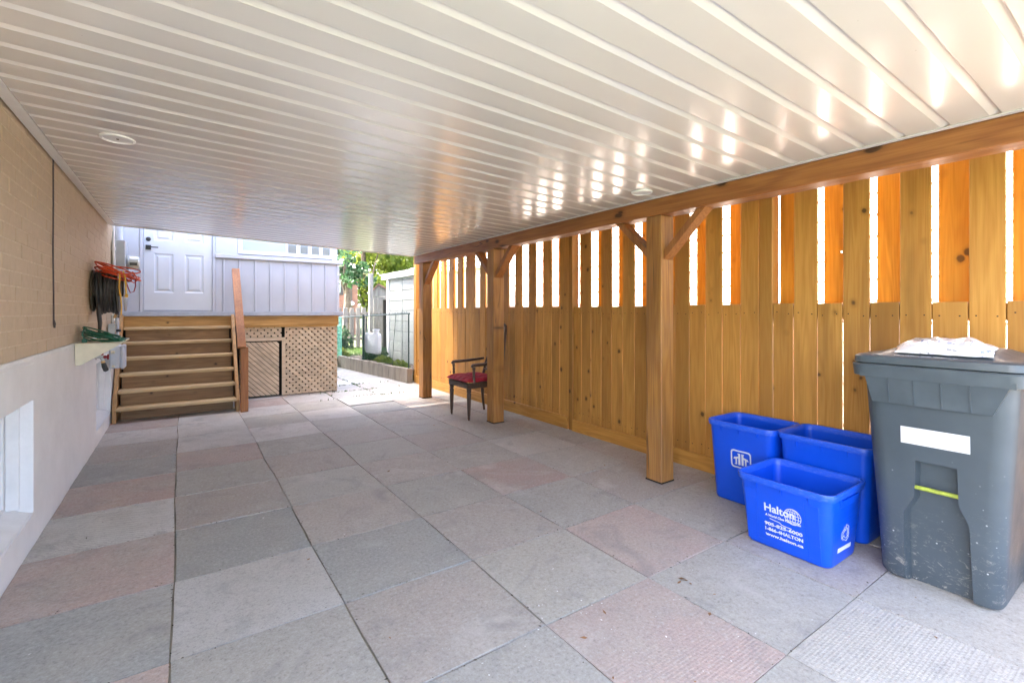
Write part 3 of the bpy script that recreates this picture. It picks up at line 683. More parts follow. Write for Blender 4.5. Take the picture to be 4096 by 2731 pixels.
# window
win = bpy.data.objects.new('window', None); COL.objects.link(win); win.location = (.641, PY, 2.03); attach(win, porch)
one('frame', 'doorpaint', win, lambda m: (m.bevbox(.641, .698, PY-.008, PY+.03, 2.045, 2.915, .003), m.bevbox(1.873, 1.899, PY-.008, PY+.03, 2.045, 2.915, .003), m.bevbox(.698, 1.873, PY-.008, PY+.03, 2.045, 2.098, .003), m.bevbox(.698, 1.873, PY-.008, PY+.03, 2.87, 2.915, .003), m.bevbox(1.25, 1.282, PY-.005, PY+.03, 2.098, 2.87, .003)))
one('pane', 'glass', win, lambda m: m.box(.70, 1.2495, PY+.012, PY+.018, 2.10, 2.868)); one('pane', 'glass_dark', win, lambda m: m.box(1.2825, 1.872, PY+.016, PY+.022, 2.10, 2.868))
for x in (1.40, 1.56, 1.72): one('curtain', 'white', win, lambda m: m.bevbox(x, x+.05, PY+.008, PY+.0155, 2.10, 2.86, .002))
for x in (.655, .86, 1.04, 1.24, 1.46, 1.88): one('screw', 'steel', win, lambda m: m.lathe([(.005, -.0085), (.004, -.011), (.001, -.0115)], (x, PY, 2.06), 8, 'y'))
# lattice skirting: two crossing layers of slats, each clipped to its rectangle
def clip_slat(x0, x1, z0, z1, c, w, sgn):
    # strip of points with | (x*sgn + z - c) | <= w/2*sqrt2, clipped to the rectangle
    h = w/2*math.sqrt(2); poly = [(x0, z0), (x1, z0), (x1, z1), (x0, z1)]
    for s in (1, -1):
        out = []
        fv = lambda p: h - s*((p[0]*sgn+p[1])-c)
        for i in range(len(poly)):
            a, b = poly[i], poly[(i+1) % len(poly)]; fa, fb = fv(a), fv(b)
            if fa >= 0: out.append(a)
            if (fa >= 0) != (fb >= 0):
                t = fa/(fa-fb); out.append((a[0]+(b[0]-a[0])*t, a[1]+(b[1]-a[1])*t))
        poly = out
        if len(poly) < 3: return None
    return poly
def lattice(parent, x0, x1, z0, z1, yb, pitch=.088, wid=.042, back=True):
    for sgn, yo, pt in ((1, 0, pitch), (-1, .011, pitch)):
        if sgn == -1 and not back: continue
        lo = min(x0*sgn, x1*sgn)+z0; hi = max(x0*sgn, x1*sgn)+z1; c = lo+.02
        while c < hi:
            p = clip_slat(x0, x1, z0, z1, c, wid, sgn)
            if p and len(p) >= 3:
                mm = MB(); mm.poly(p, lambda a, b, d: (a, d, b), yb+yo, yb+yo+.0058)
                ob = mm.build('lattice_slat', 'lattice', parent, loc=(p[0][0], yb+yo, p[0][1]))
            c += pt
LY = 7.675
lattice(porch, .665, 1.20, .865, 1.010, LY); lattice(porch, 1.245, 1.995, .012, 1.010, LY)
hatch = bpy.data.objects.new('hatch', None); COL.objects.link(hatch); hatch.location = (.7, LY, .02); attach(hatch, porch)
lattice(hatch, .665, 1.165, .03, .80, LY-.004, pitch=.070, wid=.043, back=False)
one('hatch_shade_sheet', 'dark', hatch, lambda m: m.box(.67, 1.16, LY+.008, LY+.012, .04, .79))  # dark sheet added as painted shade between the slats
one('hatch_latch', 'stair', hatch, lambda m: m.bevbox(.668, .712, LY-.02, LY-.005, .64, .735, .004))
one('lattice_frame', 'lattice', porch, lambda m: (m.bevbox(.66, 1.243, LY-.012, LY-.001, .815, .862, .003), m.bevbox(1.203, 1.243, LY-.012, LY-.001, .01, .8145, .003)))
one('skirt_shade_block', 'dark', porch, lambda m: (m.box(-.655, 1.97, LY+.12, LY+.13, -.02, 1.179), m.box(-.70, -.655, 7.721, 12.5, -.02, 1.179)))  # unseen dark sheets added: painted shade behind lattice, and a block for stray sun
one('skirt_post', 'stringer', porch, lambda m: (m.bevbox(1.93, 1.99, LY+.02, LY+.08, 0, 1.01, .003)))
# ------------------------------------------------------------------ stairs
stairs = thing('staircase', 'open timber steps with handrail leading up to the white porch door', 'stairs', (0, 6.8, 0))
n = 6; z0s, rise, run, ys0 = .166, .1755, .150, 6.795
for k in range(6):
    z = z0s+rise*k; y = ys0+run*k; xl = -.605+.010*k; xl = -.602
    one('tread', 'stair', stairs, lambda m: m.bevbox(-.600, .553, y, y+.235, z-.036, z, .006), loc=(0, y, z))
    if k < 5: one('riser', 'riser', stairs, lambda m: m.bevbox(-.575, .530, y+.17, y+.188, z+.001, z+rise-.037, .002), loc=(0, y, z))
one('riser', 'riser', stairs, lambda m: m.bevbox(-.575, .530, ys0+.19, ys0+.208, .004, .128, .002))  # added board, makes the open gap under the bottom tread dark
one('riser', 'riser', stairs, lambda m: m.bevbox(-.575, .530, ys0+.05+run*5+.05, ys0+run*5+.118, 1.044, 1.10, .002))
def stringer(x0, x1):
    m = MB()
    a = [(ys0+.02, .0), (ys0+.30, .0), (7.635, .86), (7.635, 1.19), (7.56, 1.19), (ys0+.02, .19-.02)]
    pts = [(6.80, .002), (7.02, .002), (7.634, .73), (7.634, 1.20), (7.575, 1.20), (6.80, .145)]
    m.loft([[(x0, p[0], p[1]) for p in pts], [(x1, p[0], p[1]) for p in pts]]); return m.build('stringer', 'stringer', stairs, loc=(x0, 6.8, 0))
stringer(-.635, -.601); stringer(.554, .590)
# lattice closing the right side of the steps, seen through the open risers
m = MB()
for c in [6.0+.085*k for k in range(30)]:
    pass
one('newel_post', 'newel', stairs, lambda m: m.bevbox(.592, .675, 6.705, 6.79, .002, .80, .005), loc=(.63, 6.75, 0))
def rail(m):
    a = Vector((.60, 6.66, .80)); b = Vector((.60, 7.50, 1.815)); t = (b-a).normalized(); nrm = Vector((0, -t.z, t.y)); wdt = .045; h = .019
    rings = []
    for p in (a, b):
        rings.append([p+Vector((-wdt, 0, 0))-nrm*h, p+Vector((wdt, 0, 0))-nrm*h, p+Vector((wdt, 0, 0))+nrm*h, p+Vector((-wdt, 0, 0))+nrm*h])
    m.loft(rings)
one('handrail', 'brace', stairs, rail, loc=(.6, 6.66, .8))
for k in range(4):
    pass
# ------------------------------------------------------------------ things on the tan wall
def coil(cx, cy, cz, n, rad, seed, ax=(1, 0, 0), spread=(.0, .0, .0), jitter=.012, pts=22, ell=(1, 1), tilt=.25):
    r = random.Random(seed); P = []
    A = Vector(ax).normalized(); U = A.orthogonal().normalized(); Wv = A.cross(U)
    for i in range(n*pts+1):
        a = 2*math.pi*i/pts; s = i/(n*pts)
        rr = rad*(1+.09*math.sin(a*.37+seed)+.06*math.sin(a*.21+2*seed))
        w = Vector(spread)*(s-.5)
        jn = Vector((mn.noise(Vector((s*n*1.3, seed, 0))), mn.noise(Vector((s*n*1.3, seed, 5))), mn.noise(Vector((s*n*1.3, seed, 9)))))*jitter*2
        off = A*(tilt*rad*math.sin(a+.9*math.sin(s*9+seed)))
        P.append(Vector((cx, cy, cz))+U*math.cos(a)*rr*ell[0]+Wv*math.sin(a)*rr*ell[1]+w+jn+off)
    return P
wc = tag(one('wall_cable', 'cable', None, lambda m: m.tube([(-.650, 4.0, 2.23), (-.650, 4.005, 1.9), (-.6505, 4.0, 1.6), (-.6495, 4.01, 1.35), (-.650, 4.015, 1.19), (-.648, 4.022, 1.165), (-.649, 4.03, 1.14)], [.004, .004, .004, .004, .0045, .0075, .005], 8), smooth=True), 'dark brown cable hanging straight down the tan brick wall', 'cable')
# shelf
shelf = thing('wall_shelf', 'cream painted shelf with tapered end bracket on the foundation top', 'shelf', (-.65, 4.70, .84))
SH0, SH1 = 4.69, 5.42
one('top_board', 'cream', shelf, lambda m: m.bevbox(-.649, -.385, SH0-.012, SH1, .998, 1.006, .002))
for y in (SH0, SH1-.02):
    mm = MB(); mm.poly([(-.645, .843), (-.615, .843), (-.385, .992), (-.385, .997), (-.645, .997)], lambda a, b, d: (a, d, b), y, y+.012); mm.build('bracket', 'cream', shelf, loc=(-.645, y, .843))
one('back_rail', 'cream', shelf, lambda m: m.bevbox(-.648, -.634, SH0+.014, SH1-.022, .90, .996, .002))
gc = MB(); gp = coil(-.525, 4.90, 1.046, 7, .115, 3.1, (0.15, .1, 1), (0, .10, .03), .03, 20, (.95, 1.5), .22)
gp = [Vector((min(max(p.x, -.63), -.36), p.y, max(p.z, 1.013))) for p in gp]; gc.tube(gp, .0052, 7)
gp2 = [Vector((-.60, 4.76, 1.02)), Vector((-.615, 4.755, 1.075)), Vector((-.60, 4.76, 1.125)), Vector((-.575, 4.77, 1.09)), Vector((-.555, 4.80, 1.05)), Vector((-.52, 4.84, 1.03))]
gc.tube(gp2, .0052, 7); gc.bevbox(-.615, -.585, 4.735, 4.765, 1.008, 1.035, .004)
tag(gc.build('green_cord', 'green', None, loc=(-.52, 4.95, 1.01), smooth=True), 'coiled dark green extension cord lying on the cream wall shelf', 'cord')
# hose hanger, hose, orange and yellow cords
hang = thing('hose_hanger', 'brown metal hose hanger fixed to the tan brick wall', 'hose hanger', (-.65, 5.6, 1.4))
def saddle(m, x0, x1, ry, rz, th, cz=1.43, cy_=5.60):
    o_, i_ = [], []
    for k in range(15):
        a = R(-20+220*k/14); o_.append((cy_+ry*math.cos(a), cz+rz*math.sin(a))); i_.append((cy_+(ry-th)*math.cos(a), cz+(rz-th)*math.sin(a)))
    m.poly(o_+i_[::-1], lambda a, b, d: (d, a, b), x0, x1)
one('wall_plate', 'hanger', hang, lambda m: (m.lathe([(.001, .0), (.185, .0), (.188, .008), (.16, .016), (.10, .02), (.001, .02)], (-.652, 5.60, 1.425), 28, 'x')), smooth=True)
one('saddle', 'hanger', hang, lambda m: saddle(m, -.634, -.44, .13, .15, .01))
one('end_flange', 'steel', hang, lambda m: m.lathe([(.001, 0), (.178, .002), (.182, .008), (.17, .012), (.001, .010)], (-.478, 5.60, 1.415), 28, 'x'), smooth=True)
one('end_flange', 'steel', hang, lambda m: m.lathe([(.001, 0), (.165, .002), (.168, .008), (.15, .012), (.001, .010)], (-.432, 5.60, 1.405), 28, 'x'), smooth=True)
ho = MB()
for q, xx in enumerate((-.612, -.588, -.563, -.540, -.518, -.496)):
    rr = random.Random(q); pts = []
    for k in range(26):
        a = 2*math.pi*k/26; ry = .158+.012*math.sin(2*a+q); rz = (.165 if math.sin(a) > 0 else .205)+.012*math.sin(a*3+q)
        pts.append((xx+.006*math.sin(a*2+q), 5.60+ry*math.cos(a), 1.435+rz*math.sin(a)))
    ho.tube(pts, .0135, 8, closed=True)
ho.tube([(-.60, 5.46, 1.30), (-.595, 5.45, 1.22), (-.588, 5.45, 1.14), (-.592, 5.46, 1.07), (-.60, 5.47, 1.02), (-.60, 5.50, .985)], [.015, .017, .016, .012, .012, .012], 8)
tag(ho.build('garden_hose', 'blackrub', None, loc=(-.56, 5.6, 1.4), smooth=True), 'black garden hose looped over the brown wall hanger', 'hose')
oc = MB(); op = coil(-.475, 5.585, 1.595, 9, .135, 1.7, (.22, .1, 1), (.03, .0, .03), .035, 20, (1.0, 1.15), .28)
op = [Vector((max(p.x, -.635), p.y, max(p.z, 1.52))) for p in op]; oc.tube(op, .0056, 7)
oc.tube([(-.37, 5.50, 1.60), (-.345, 5.50, 1.56), (-.338, 5.50, 1.52), (-.36, 5.50, 1.50), (-.40, 5.50, 1.53)], .005, 7)
tag(oc.build('orange_cord', 'orange', None, loc=(-.47, 5.58, 1.58), smooth=True), 'bundled orange extension cord draped on top of the black hose', 'cord')
tag(one('dark_red_cord', 'red', None, lambda m: m.tube([(-.42, 5.52, 1.52), (-.40, 5.51, 1.45), (-.385, 5.5, 1.41), (-.36, 5.5, 1.42), (-.348, 5.5, 1.47), (-.35, 5.5, 1.53), (-.37, 5.51, 1.57)], .005, 7), smooth=True), 'dark red cord end looping below the orange cord bundle', 'cord')
yc_ = MB(); yc_.tube([(-.455, 5.43, 1.60), (-.452, 5.42, 1.53), (-.457, 5.42, 1.45), (-.445, 5.42, 1.36), (-.440, 5.42, 1.28), (-.443, 5.42, 1.21)], .0062, 7); yc_.tube([(-.43, 5.43, 1.60), (-.415, 5.42, 1.54), (-.41, 5.42, 1.46), (-.408, 5.42, 1.39)], .0062, 7); yc_.bevbox(-.418, -.395, 5.41, 5.435, 1.365, 1.395, .004)
tag(yc_.build('yellow_cord', 'yellow', None, loc=(-.44, 5.42, 1.4), smooth=True), 'yellow cord hanging in front of the black hose loops', 'cord')
# faucet
tap = thing('faucet', 'chrome garden faucet with red knobs below the cream shelf', 'faucet', (-.65, 5.545, .84))
one('pipe', 'steel', tap, lambda m: (m.tube([(-.652, 5.545, .836), (-.55, 5.545, .836)], .010, 10), m.lathe([(.021, -.628), (.021, -.620)], (0, 5.545, .836), 12, 'x'), m.tube([(-.60, 5.545, .836), (-.60, 5.545, .872)], .009, 8), m.tube([(-.595, 5.545, .836), (-.578, 5.545, .80)], .010, 8)), smooth=True)
one('knob', 'red', tap, lambda m: m.lathe([(.012, -.575), (.014, -.56), (.010, -.553), (.024, -.548), (.024, -.538), (.001, -.536)], (0, 5.545, .836), 12, 'x'), smooth=True)
one('knob', 'red', tap, lambda m: m.bevbox(-.592, -.574, 5.535, 5.555, .852, .896, .004))
one('hose_coupling', 'brass', tap, lambda m: m.tube([(-.580, 5.545, .802), (-.574, 5.545, .780)], .015, 10), smooth=True)
one('nozzle', 'blackrub', tap, lambda m: m.tube([(-.575, 5.545, .784), (-.568, 5.545, .75), (-.556, 5.545, .715), (-.553, 5.545, .708)], [.017, .020, .019, .010], 10), smooth=True)
# electric service
met = thing('electric_meter', 'grey steel meter cabinet with glass meter on the wall end', 'meter', (-.65, 7.0, 1.74))
one('cabinet', 'greybox', met, lambda m: m.bevbox(-.648, -.535, 7.0, 7.28, 1.735, 2.055, .006))
one('mast', 'greypvc', met, lambda m: m.tube([(-.605, 7.12, 2.056), (-.605, 7.12, 3.6)], .042, 14), smooth=True)
one('meter_ring', 'steel', met, lambda m: m.lathe([(.086, -.534), (.09, -.515), (.08, -.508)], (0, 7.14, 1.815), 24, 'x'), smooth=True)
one('meter_glass', 'meter', met, lambda m: m.lathe([(.078, -.507), (.078, -.425), (.066, -.412), (.001, -.408)], (0, 7.14, 1.815), 24, 'x'), smooth=True)
one('meter_band', 'black', met, lambda m: m.bevbox(-.50, -.432, 7.058, 7.062, 1.775, 1.81, .001))
tag(one('conduit', 'white', None, lambda m: (m.tube([(-.632, 6.93, 2.20), (-.632, 6.93, 1.95), (-.628, 6.93, 1.80), (-.632, 6.93, 1.5), (-.632, 6.93, 1.13)], .013, 10), m.lathe([(.018, 1.925), (.018, 1.965)], (-.632, 6.93, 0), 10)), smooth=True), 'thin white conduit pipe running down beside the grey meter cabinet', 'pipe')
jb = thing('junction_box', 'small grey metal junction box above the pale plastic utility box', 'box', (-.65, 6.62, 1.0))
one('body', 'steel', jb, lambda m: m.bevbox(-.648, -.585, 6.60, 6.70, 1.0, 1.108, .004)); one('nipple', 'black', jb, lambda m: m.tube([(-.584, 6.65, 1.035), (-.545, 6.65, 1.035)], .014, 10), smooth=True)
one('pipe', 'steel', jb, lambda m: m.tube([(-.617, 6.65, .89), (-.617, 6.65, .999)], .009, 8), smooth=True); one('pipe', 'steel', jb, lambda m: m.tube([(-.617, 6.65, 1.109), (-.617, 6.65, 1.20)], .012, 8), smooth=True)
one('connector', 'brass', jb, lambda m: m.tube([(-.60, 6.64, 1.17), (-.585, 6.64, 1.215)], .012, 8), smooth=True)
ub = thing('utility_box', 'pale grey plastic utility box beside the steps on the foundation', 'box', (-.65, 6.70, .62))
one('body', 'greypvc', ub, lambda m: m.bevbox(-.648, -.555, 6.70, 6.92, .62, .868, .01)); one('cover', 'greypvc', ub, lambda m: m.bevbox(-.5545, -.518, 6.695, 6.925, .615, .873, .01))
one('fitting', 'cream', ub, lambda m: (m.tube([(-.632, 6.69, .80), (-.60, 6.69, .80)], .016, 8), m.tube([(-.625, 6.692, .645), (-.60, 6.692, .645)], .013, 8)), smooth=True)
one('riser_pipe', 'greypvc', ub, lambda m: m.tube([(-.59, 6.80, .869), (-.59, 6.80, 1.17)], .018, 10), smooth=True)

# ------------------------------------------------------------------ recycling bins
def bin_(name, label, x0, x1, y0, y1, h, tx, ty, r=.045, notch=True):
    t = thing('recycling_bin', label, 'bin', ((x0+x1)/2, (y0+y1)/2, 0), 'blue recycling bins by the fence')
    def sec(z, grow=0.0, inset=0.0):
        f = z/h; return rrect(x0+tx*(1-f)-grow+inset, x1-tx*(1-f)+grow-inset, y0+ty*(1-f)-grow+inset, y1-ty*(1-f)+grow-inset, max(.008, r+grow-inset), z+.001)
    m = MB(); W = .0035
    m.loft([sec(0, 0, .012), sec(.004, 0, .003), sec(.016), sec(h*.5), sec(h-.03), sec(h-.03, -.0, W), sec(h*.5, 0, W), sec(.012, 0, W), sec(.010, 0, .03)])
    m.build('body', 'blue', t, loc=((x0+x1)/2, (y0+y1)/2, 0), smooth=True, angle=50)
    m = MB(); m.loft([sec(h-.034, .0015), sec(h-.034, .012), sec(h-.008, .015), sec(h, .011), sec(h+.001, .004), sec(h-.006, 0, .004), sec(h-.034, 0, .0042)], False, False)
    m.build('rim', 'rimblue', t, loc=((x0+x1)/2, (y0+y1)/2, h), smooth=True, angle=50)
    # small vertical gussets under the rim, on the long side facing the patio
    fx = lambda z: x0+tx*(1-z/h)
    for q in (.22, .5, .78):
        yq = y0+(y1-y0)*q
        mm = MB(); mm.poly([(fx(h-.035)+.001, h-.035), (fx(h-.035)-.009, h-.035), (fx(h-.07)+.001, h-.075)], lambda a, b, d: (a, d, b), yq-.0015, yq+.0015); mm.build('gusset', 'blue', t, loc=(fx(h), yq, h-.05))
    return t, fx
A, fxA = bin_('a', 'low blue recycling bin in front printed Halton with phone numbers', 2.492, 2.90, .982, 1.435, .372, .046, .022)
Bn, fxB = bin_('b', 'tall blue recycling bin farthest left with white house logo, nearest the timber post', 2.918, 3.275, 1.462, 1.888, .52, .032, .026)
Cn, fxC = bin_('c', 'tall blue recycling bin between the house logo bin and the grey garbage cart', 2.940, 3.300, .972, 1.440, .52, .03, .026)
upA = Vector((-.046, 0, .372)).normalized(); RA = Vector((0, -1, 0))
def onA(y, z, e=.0012): return (fxA(z)-e, y, z)
# raised panels on the front face of the low bin
for ya, yb, yc2, yd in ((1.075, 1.035, 1.02, 1.03),):
    mm = MB(); P = [(1.105, .30), (1.035, .30), (1.035, .022), (1.088, .022)]
    rings = [[(fxA(z)+.001, y, z) for y, z in P], [(fxA(z)-.0015, y+(.002 if i in (0, 3) else -.002)*-1, z) for i, (y, z) in enumerate(P)]]
    mm.loft(rings); mm.build('side_panel', 'blue', A, loc=onA(1.07, .15))
mm = MB(); P = [(1.395, .30), (1.335, .30), (1.345, .022), (1.395, .022)]; mm.loft([[(fxA(z)+.001, y, z) for y, z in P], [(fxA(z)-.0015, y, z) for y, z in P]]); mm.build('side_panel', 'blue', A, loc=onA(1.37, .15))
text_obj('Halton', A, 'print', onA(1.298, .200), RA, upA, .150, .042, bold=.02)
def globe(m, cy_, cz, r):
    def P(a, b, e=.0016): return Vector(onA(cy_-a, cz+b, e))
    def stroke(pts, w=.0011):
        for p, q in zip(pts[:-1], pts[1:]):
            d = Vector((q[0]-p[0], q[1]-p[1])); 
            if d.length < 1e-6: continue
            d.normalize(); n_ = Vector((-d.y, d.x))*w
            m.loft([[P(p[0]+n_.x, p[1]+n_.y, .0006), P(q[0]+n_.x, q[1]+n_.y, .0006), P(q[0]-n_.x, q[1]-n_.y, .0006), P(p[0]-n_.x, p[1]-n_.y, .0006)], [P(p[0]+n_.x, p[1]+n_.y), P(q[0]+n_.x, q[1]+n_.y), P(q[0]-n_.x, q[1]-n_.y), P(p[0]-n_.x, p[1]-n_.y)]])
    circ = [(r*math.cos(2*math.pi*k/28), r*math.sin(2*math.pi*k/28)) for k in range(29)]; stroke(circ, .0014)
    for f in (.35, .7): stroke([(r*f*math.cos(2*math.pi*k/24), r*math.sin(2*math.pi*k/24)) for k in range(25)])
    stroke([(0, -r), (0, r)])
    for f in (-.6, -.2, .2, .6): w_ = r*math.sqrt(1-f*f); stroke([(-w_, r*f), (w_, r*f)])
    stroke([(-.115+.012*k, -.052-.010*math.sin(math.pi*(.12+k/14))+.010*(k/9)**0*0-(.0016*k if k > 4 else 0)+.008) for k in range(10)], .0016)
one('globe_print', 'print', A, lambda m: globe(m, 1.158, .212, .040), loc=onA(1.158, .212))
text_obj('A World Class Place To Be', A, 'print', onA(1.296, .175), RA, upA, .176, .013, bold=.03, shear=.2)
text_obj('905-825-6000', A, 'print', onA(1.301, .125), RA, upA, .186, .0185, bold=.03)
text_obj('1-866-4HALTON', A, 'print', onA(1.299, .0965), RA, upA, .185, .0185, bold=.03)
text_obj('www.halton.ca', A, 'print', onA(1.299, .068), RA, upA, .185, .0165, bold=.03)
# recycling arrows and label on the short end (faces -Y)
def endA(x, z, e=.0012): return Vector((x, .982+.022*(1-z/.372)-e, z))
def arrows(m):
    for q in range(3):
        a0 = R(90+120*q); c_, s_ = math.cos(a0), math.sin(a0)
        pts = [(-.018, .040), (.012, .040), (.030, .010), (.036, .013), (.032, -.006), (.014, .001), (.020, .004), (.006, .027), (-.010, .027)]
        out = [(.0,0)]
        ring = [((x*c_-z*s_)*1.12, (x*s_+z*c_)*.98) for x, z in pts]
        for i in range(len(ring)):
            p, q2 = ring[i], ring[(i+1) % len(ring)]
            d = Vector((q2[0]-p[0], q2[1]-p[1])); d.normalize(); n_ = Vector((-d.y, d.x))*.0011
            f = lambda w, e: endA(2.697+w[0], .145+w[1], e)
            sq = [(p[0]+n_.x, p[1]+n_.y), (q2[0]+n_.x, q2[1]+n_.y), (q2[0]-n_.x, q2[1]-n_.y), (p[0]-n_.x, p[1]-n_.y)]
            m.loft([[f(w, .0004) for w in sq], [f(w, .0016) for w in sq]])
one('recycling_print', 'print', A, arrows, loc=(2.697, 1.0, .145))
one('label', 'print', A, lambda m: m.loft([[endA(x, z, .0004) for x, z in ((2.617, .066), (2.768, .061), (2.768, .081), (2.617, .087))], [endA(x, z, .0014) for x, z in ((2.617, .066), (2.768, .061), (2.768, .081), (2.617, .087))]]))
one('end_handle', 'blue', A, lambda m: m.loft([[tuple(endA(x, z, e)) for x, z, e in ((2.60, .332, .0), (2.79, .332, .0), (2.79, .332, .016), (2.60, .332, .016))], [tuple(endA(x, z, e)) for x, z, e in ((2.61, .292, .0), (2.78, .292, .0), (2.78, .296, .012), (2.61, .296, .012))]]))
# house logo on the far tall bin
upB = Vector((-.032, 0, .52)).normalized()
def onB(a, b, e): return Vector((fxB(.295+b)-e, 1.664-a, .295+b))
def flat(m, pts, e=.0016):
    m.loft([[onB(a, b, .0004) for a, b in pts], [onB(a, b, e) for a, b in pts]])
def logo(m):
    def rr(w, h, r, n=5):
        o = []
        for cx_, cz_, a0 in ((w-r, h-r, 0), (-w+r, h-r, 90), (-w+r, -h+r, 180), (w-r, -h+r, 270)):
            for k in range(n+1): a = R(a0+90*k/n); o.append((cx_+r*math.cos(a), cz_+r*math.sin(a)))
        return o
    A_, B_ = rr(.067, .057, .02), rr(.0585, .0485, .015)
    for k in range(len(A_)):
        j = (k+1) % len(A_); flat(m, [A_[k], A_[j], B_[j], B_[k]])
    # two mirrored h strokes with roof pitches
    for s in (-1, 1):
        F = lambda pts: flat(m, [(a*s, b) for a, b in pts])
        F([(.004, -.036), (.017, -.036), (.017, .036), (.004, .036)])
        F([(.017, .030), (.021, .030), (.021, .036), (.017, .036)])
        F([(.017, .016), (.017, .004), (.026, .004), (.036, -.003), (.050, -.003), (.044, .010)])
        F([(.026, .004), (.036, -.004), (.036, -.036), (.026, -.036)])
        F([(.036, -.030), (.041, -.030), (.041, -.036), (.036, -.036)])
one('house_logo', 'print', Bn, logo, loc=onB(0, 0, 0))

# ------------------------------------------------------------------ grey garbage cart
cart = thing('garbage_cart', 'large slate grey wheeled garbage cart with blank white label and lime bar', 'garbage cart', (2.98, .66, 0))
def csec(z):
    f = z/.93; return dict(x0=2.735-.05*f, x1=3.20+.08*f, y0=.452-.052*f, y1=.870+.055*f)
def cring(z, r=.07, g=0.0):
    c = csec(z); return rrect(c['x0']-g, c['x1']+g, c['y0']-g, c['y1']+g, r, z, 6)
mb = MB(); mb.loft([cring(.004, .05, -.03), cring(.012, .055, -.008), cring(.03, .06), cring(.25), cring(.5), cring(.75), cring(.935)])
body = mb.build('body', 'cart', cart, loc=(2.98, .66, 0), smooth=True, angle=40)
cut = MB(); CO = [(.725, .572), (.584, .572), (.581, .41), (.548, .335), (.538, -.02), (.770, -.02), (.770, .325), (.731, .405)]
rin = [((a-.655)*.90+.655, b if b < 0 else (b-.3)*.955+.3) for a, b in CO]
def xf(z): return csec(z)['x0']
cut.loft([[(xf(b)-.05, a, b) for a, b in CO], [(xf(b)+.002, a, b) for a, b in CO], [(xf(b)+.050, a, b) for a, b in rin]])
cutter = cut.build('cutter', 'cart')
bo = body.modifiers.new('b', 'BOOLEAN'); bo.operation = 'DIFFERENCE'; bo.object = cutter; bo.solver = 'EXACT'
cutter.location = Vector(cutter.location)
bpy.context.view_layer.update()
me = bpy.data.meshes.new_from_object(body.evaluated_get(bpy.context.evaluated_depsgraph_get())); body.modifiers.clear(); body.data = me
bpy.data.objects.remove(cutter)
for p in me.polygons: p.use_smooth = True
try: me.set_sharp_from_angle(angle=R(32))
except Exception: pass
one('upper_recess_back', 'cart', cart, lambda m: m.box(xf(.5)+.0505, xf(.5)+.054, .59, .725, .455, .568))
one('lift_bar', 'lime', cart, lambda m: m.tube([(xf(.45)+.012, .735, .449), (xf(.45)+.012, .578, .449)], .0095, 12), smooth=True)
one('label', 'print', cart, lambda m: m.loft([[(xf(z)-.0008, y, z) for y, z in ((.775, .645), (.542, .645), (.542, .72), (.775, .72))], [(xf(z)-.0022, y, z) for y, z in ((.775, .645), (.542, .645), (.542, .72), (.775, .72))]]))
# rim with deep front flange
def rim(m):
    m.loft([cring(.938, .06, .026), cring(.94, .06, .034), cring(.990, .06, .036), cring(.996, .055, .030), cring(.996, .05, -.01), cring(.93, .05, -.01)], False, False)
one('rim', 'cartlid', cart, rim, smooth=True)
def apron(m):
    P = [(.902, .945), (.417, .945), (.471, .820), (.877, .820)]
    m.loft([[(xf(z)+.004, y, z) for y, z in P], [(xf(z)-(.030 if z > .9 else .016), y, z) for y, z in P]])
    m.box(xf(.94)-.034, xf(.94)-.02, .40, .92, .936, .96)
one('front_flange', 'cartlid', cart, apron)
for y in (.811, .720, .627, .535):
    mm = MB(); mm.loft([[(xf(.93)-.0295, y-.002, .935), (xf(.93)-.0295, y+.002, .935), (xf(.82)-.0155, y+.003, .823), (xf(.82)-.0155, y-.003, .823)], [(xf(.93)-.032, y-.0012, .93), (xf(.93)-.032, y+.0012, .93), (xf(.82)-.020, y+.0015, .826), (xf(.82)-.020, y-.0015, .826)]])
    mm.build('flange_rib', 'cartlid', cart, loc=(xf(.9), y, .88))
def lid(m):
    def lr(z, g, r): 
        c = csec(.935); return rrect(c['x0']-.030+g, c['x1']+.03-g, c['y0']-.03+g, c['y1']+.03-g, r, z, 6)
    m.loft([lr(.999, 0.0, .06), lr(1.002, -.004, .06), lr(1.030, 0, .055), lr(1.038, .012, .05), lr(1.040, .055, .05), lr(1.044, .075, .06), lr(1.066, .12, .06), lr(1.074, .17, .05), lr(1.076, .21, .02)], False, True)
one('lid', 'cartlid', cart, lid, smooth=True, angle=40)
for y in (.89, .43): one('lid_hinge', 'cartlid', cart, lambda m: (m.bevbox(3.20, 3.29, y-.03, y+.03, 1.036, 1.062, .008), m.bevbox(3.25, 3.31, y-.02, y+.02, .99, 1.04, .006)))
one('handle', 'cartlid', cart, lambda m: m.tube([(3.318, .44, 1.0), (3.318, .88, 1.0)], .011, 10), smooth=True)
for y in (.435, .885):
    w = one('wheel', 'blackrub', cart, lambda m: m.lathe([(.001, -.02), (.085, -.02), (.10, -.012), (.10, .012), (.085, .02), (.001, .02)], (3.225, y+(.0 if y < .6 else 0), .101), 24, 'y'), smooth=True)
text_obj('GARBAGE ONLY', cart, 'print', (2.688, .80, 1.0402), (0, -1, 0), (1, 0, 0), .22, .018, bold=.02)
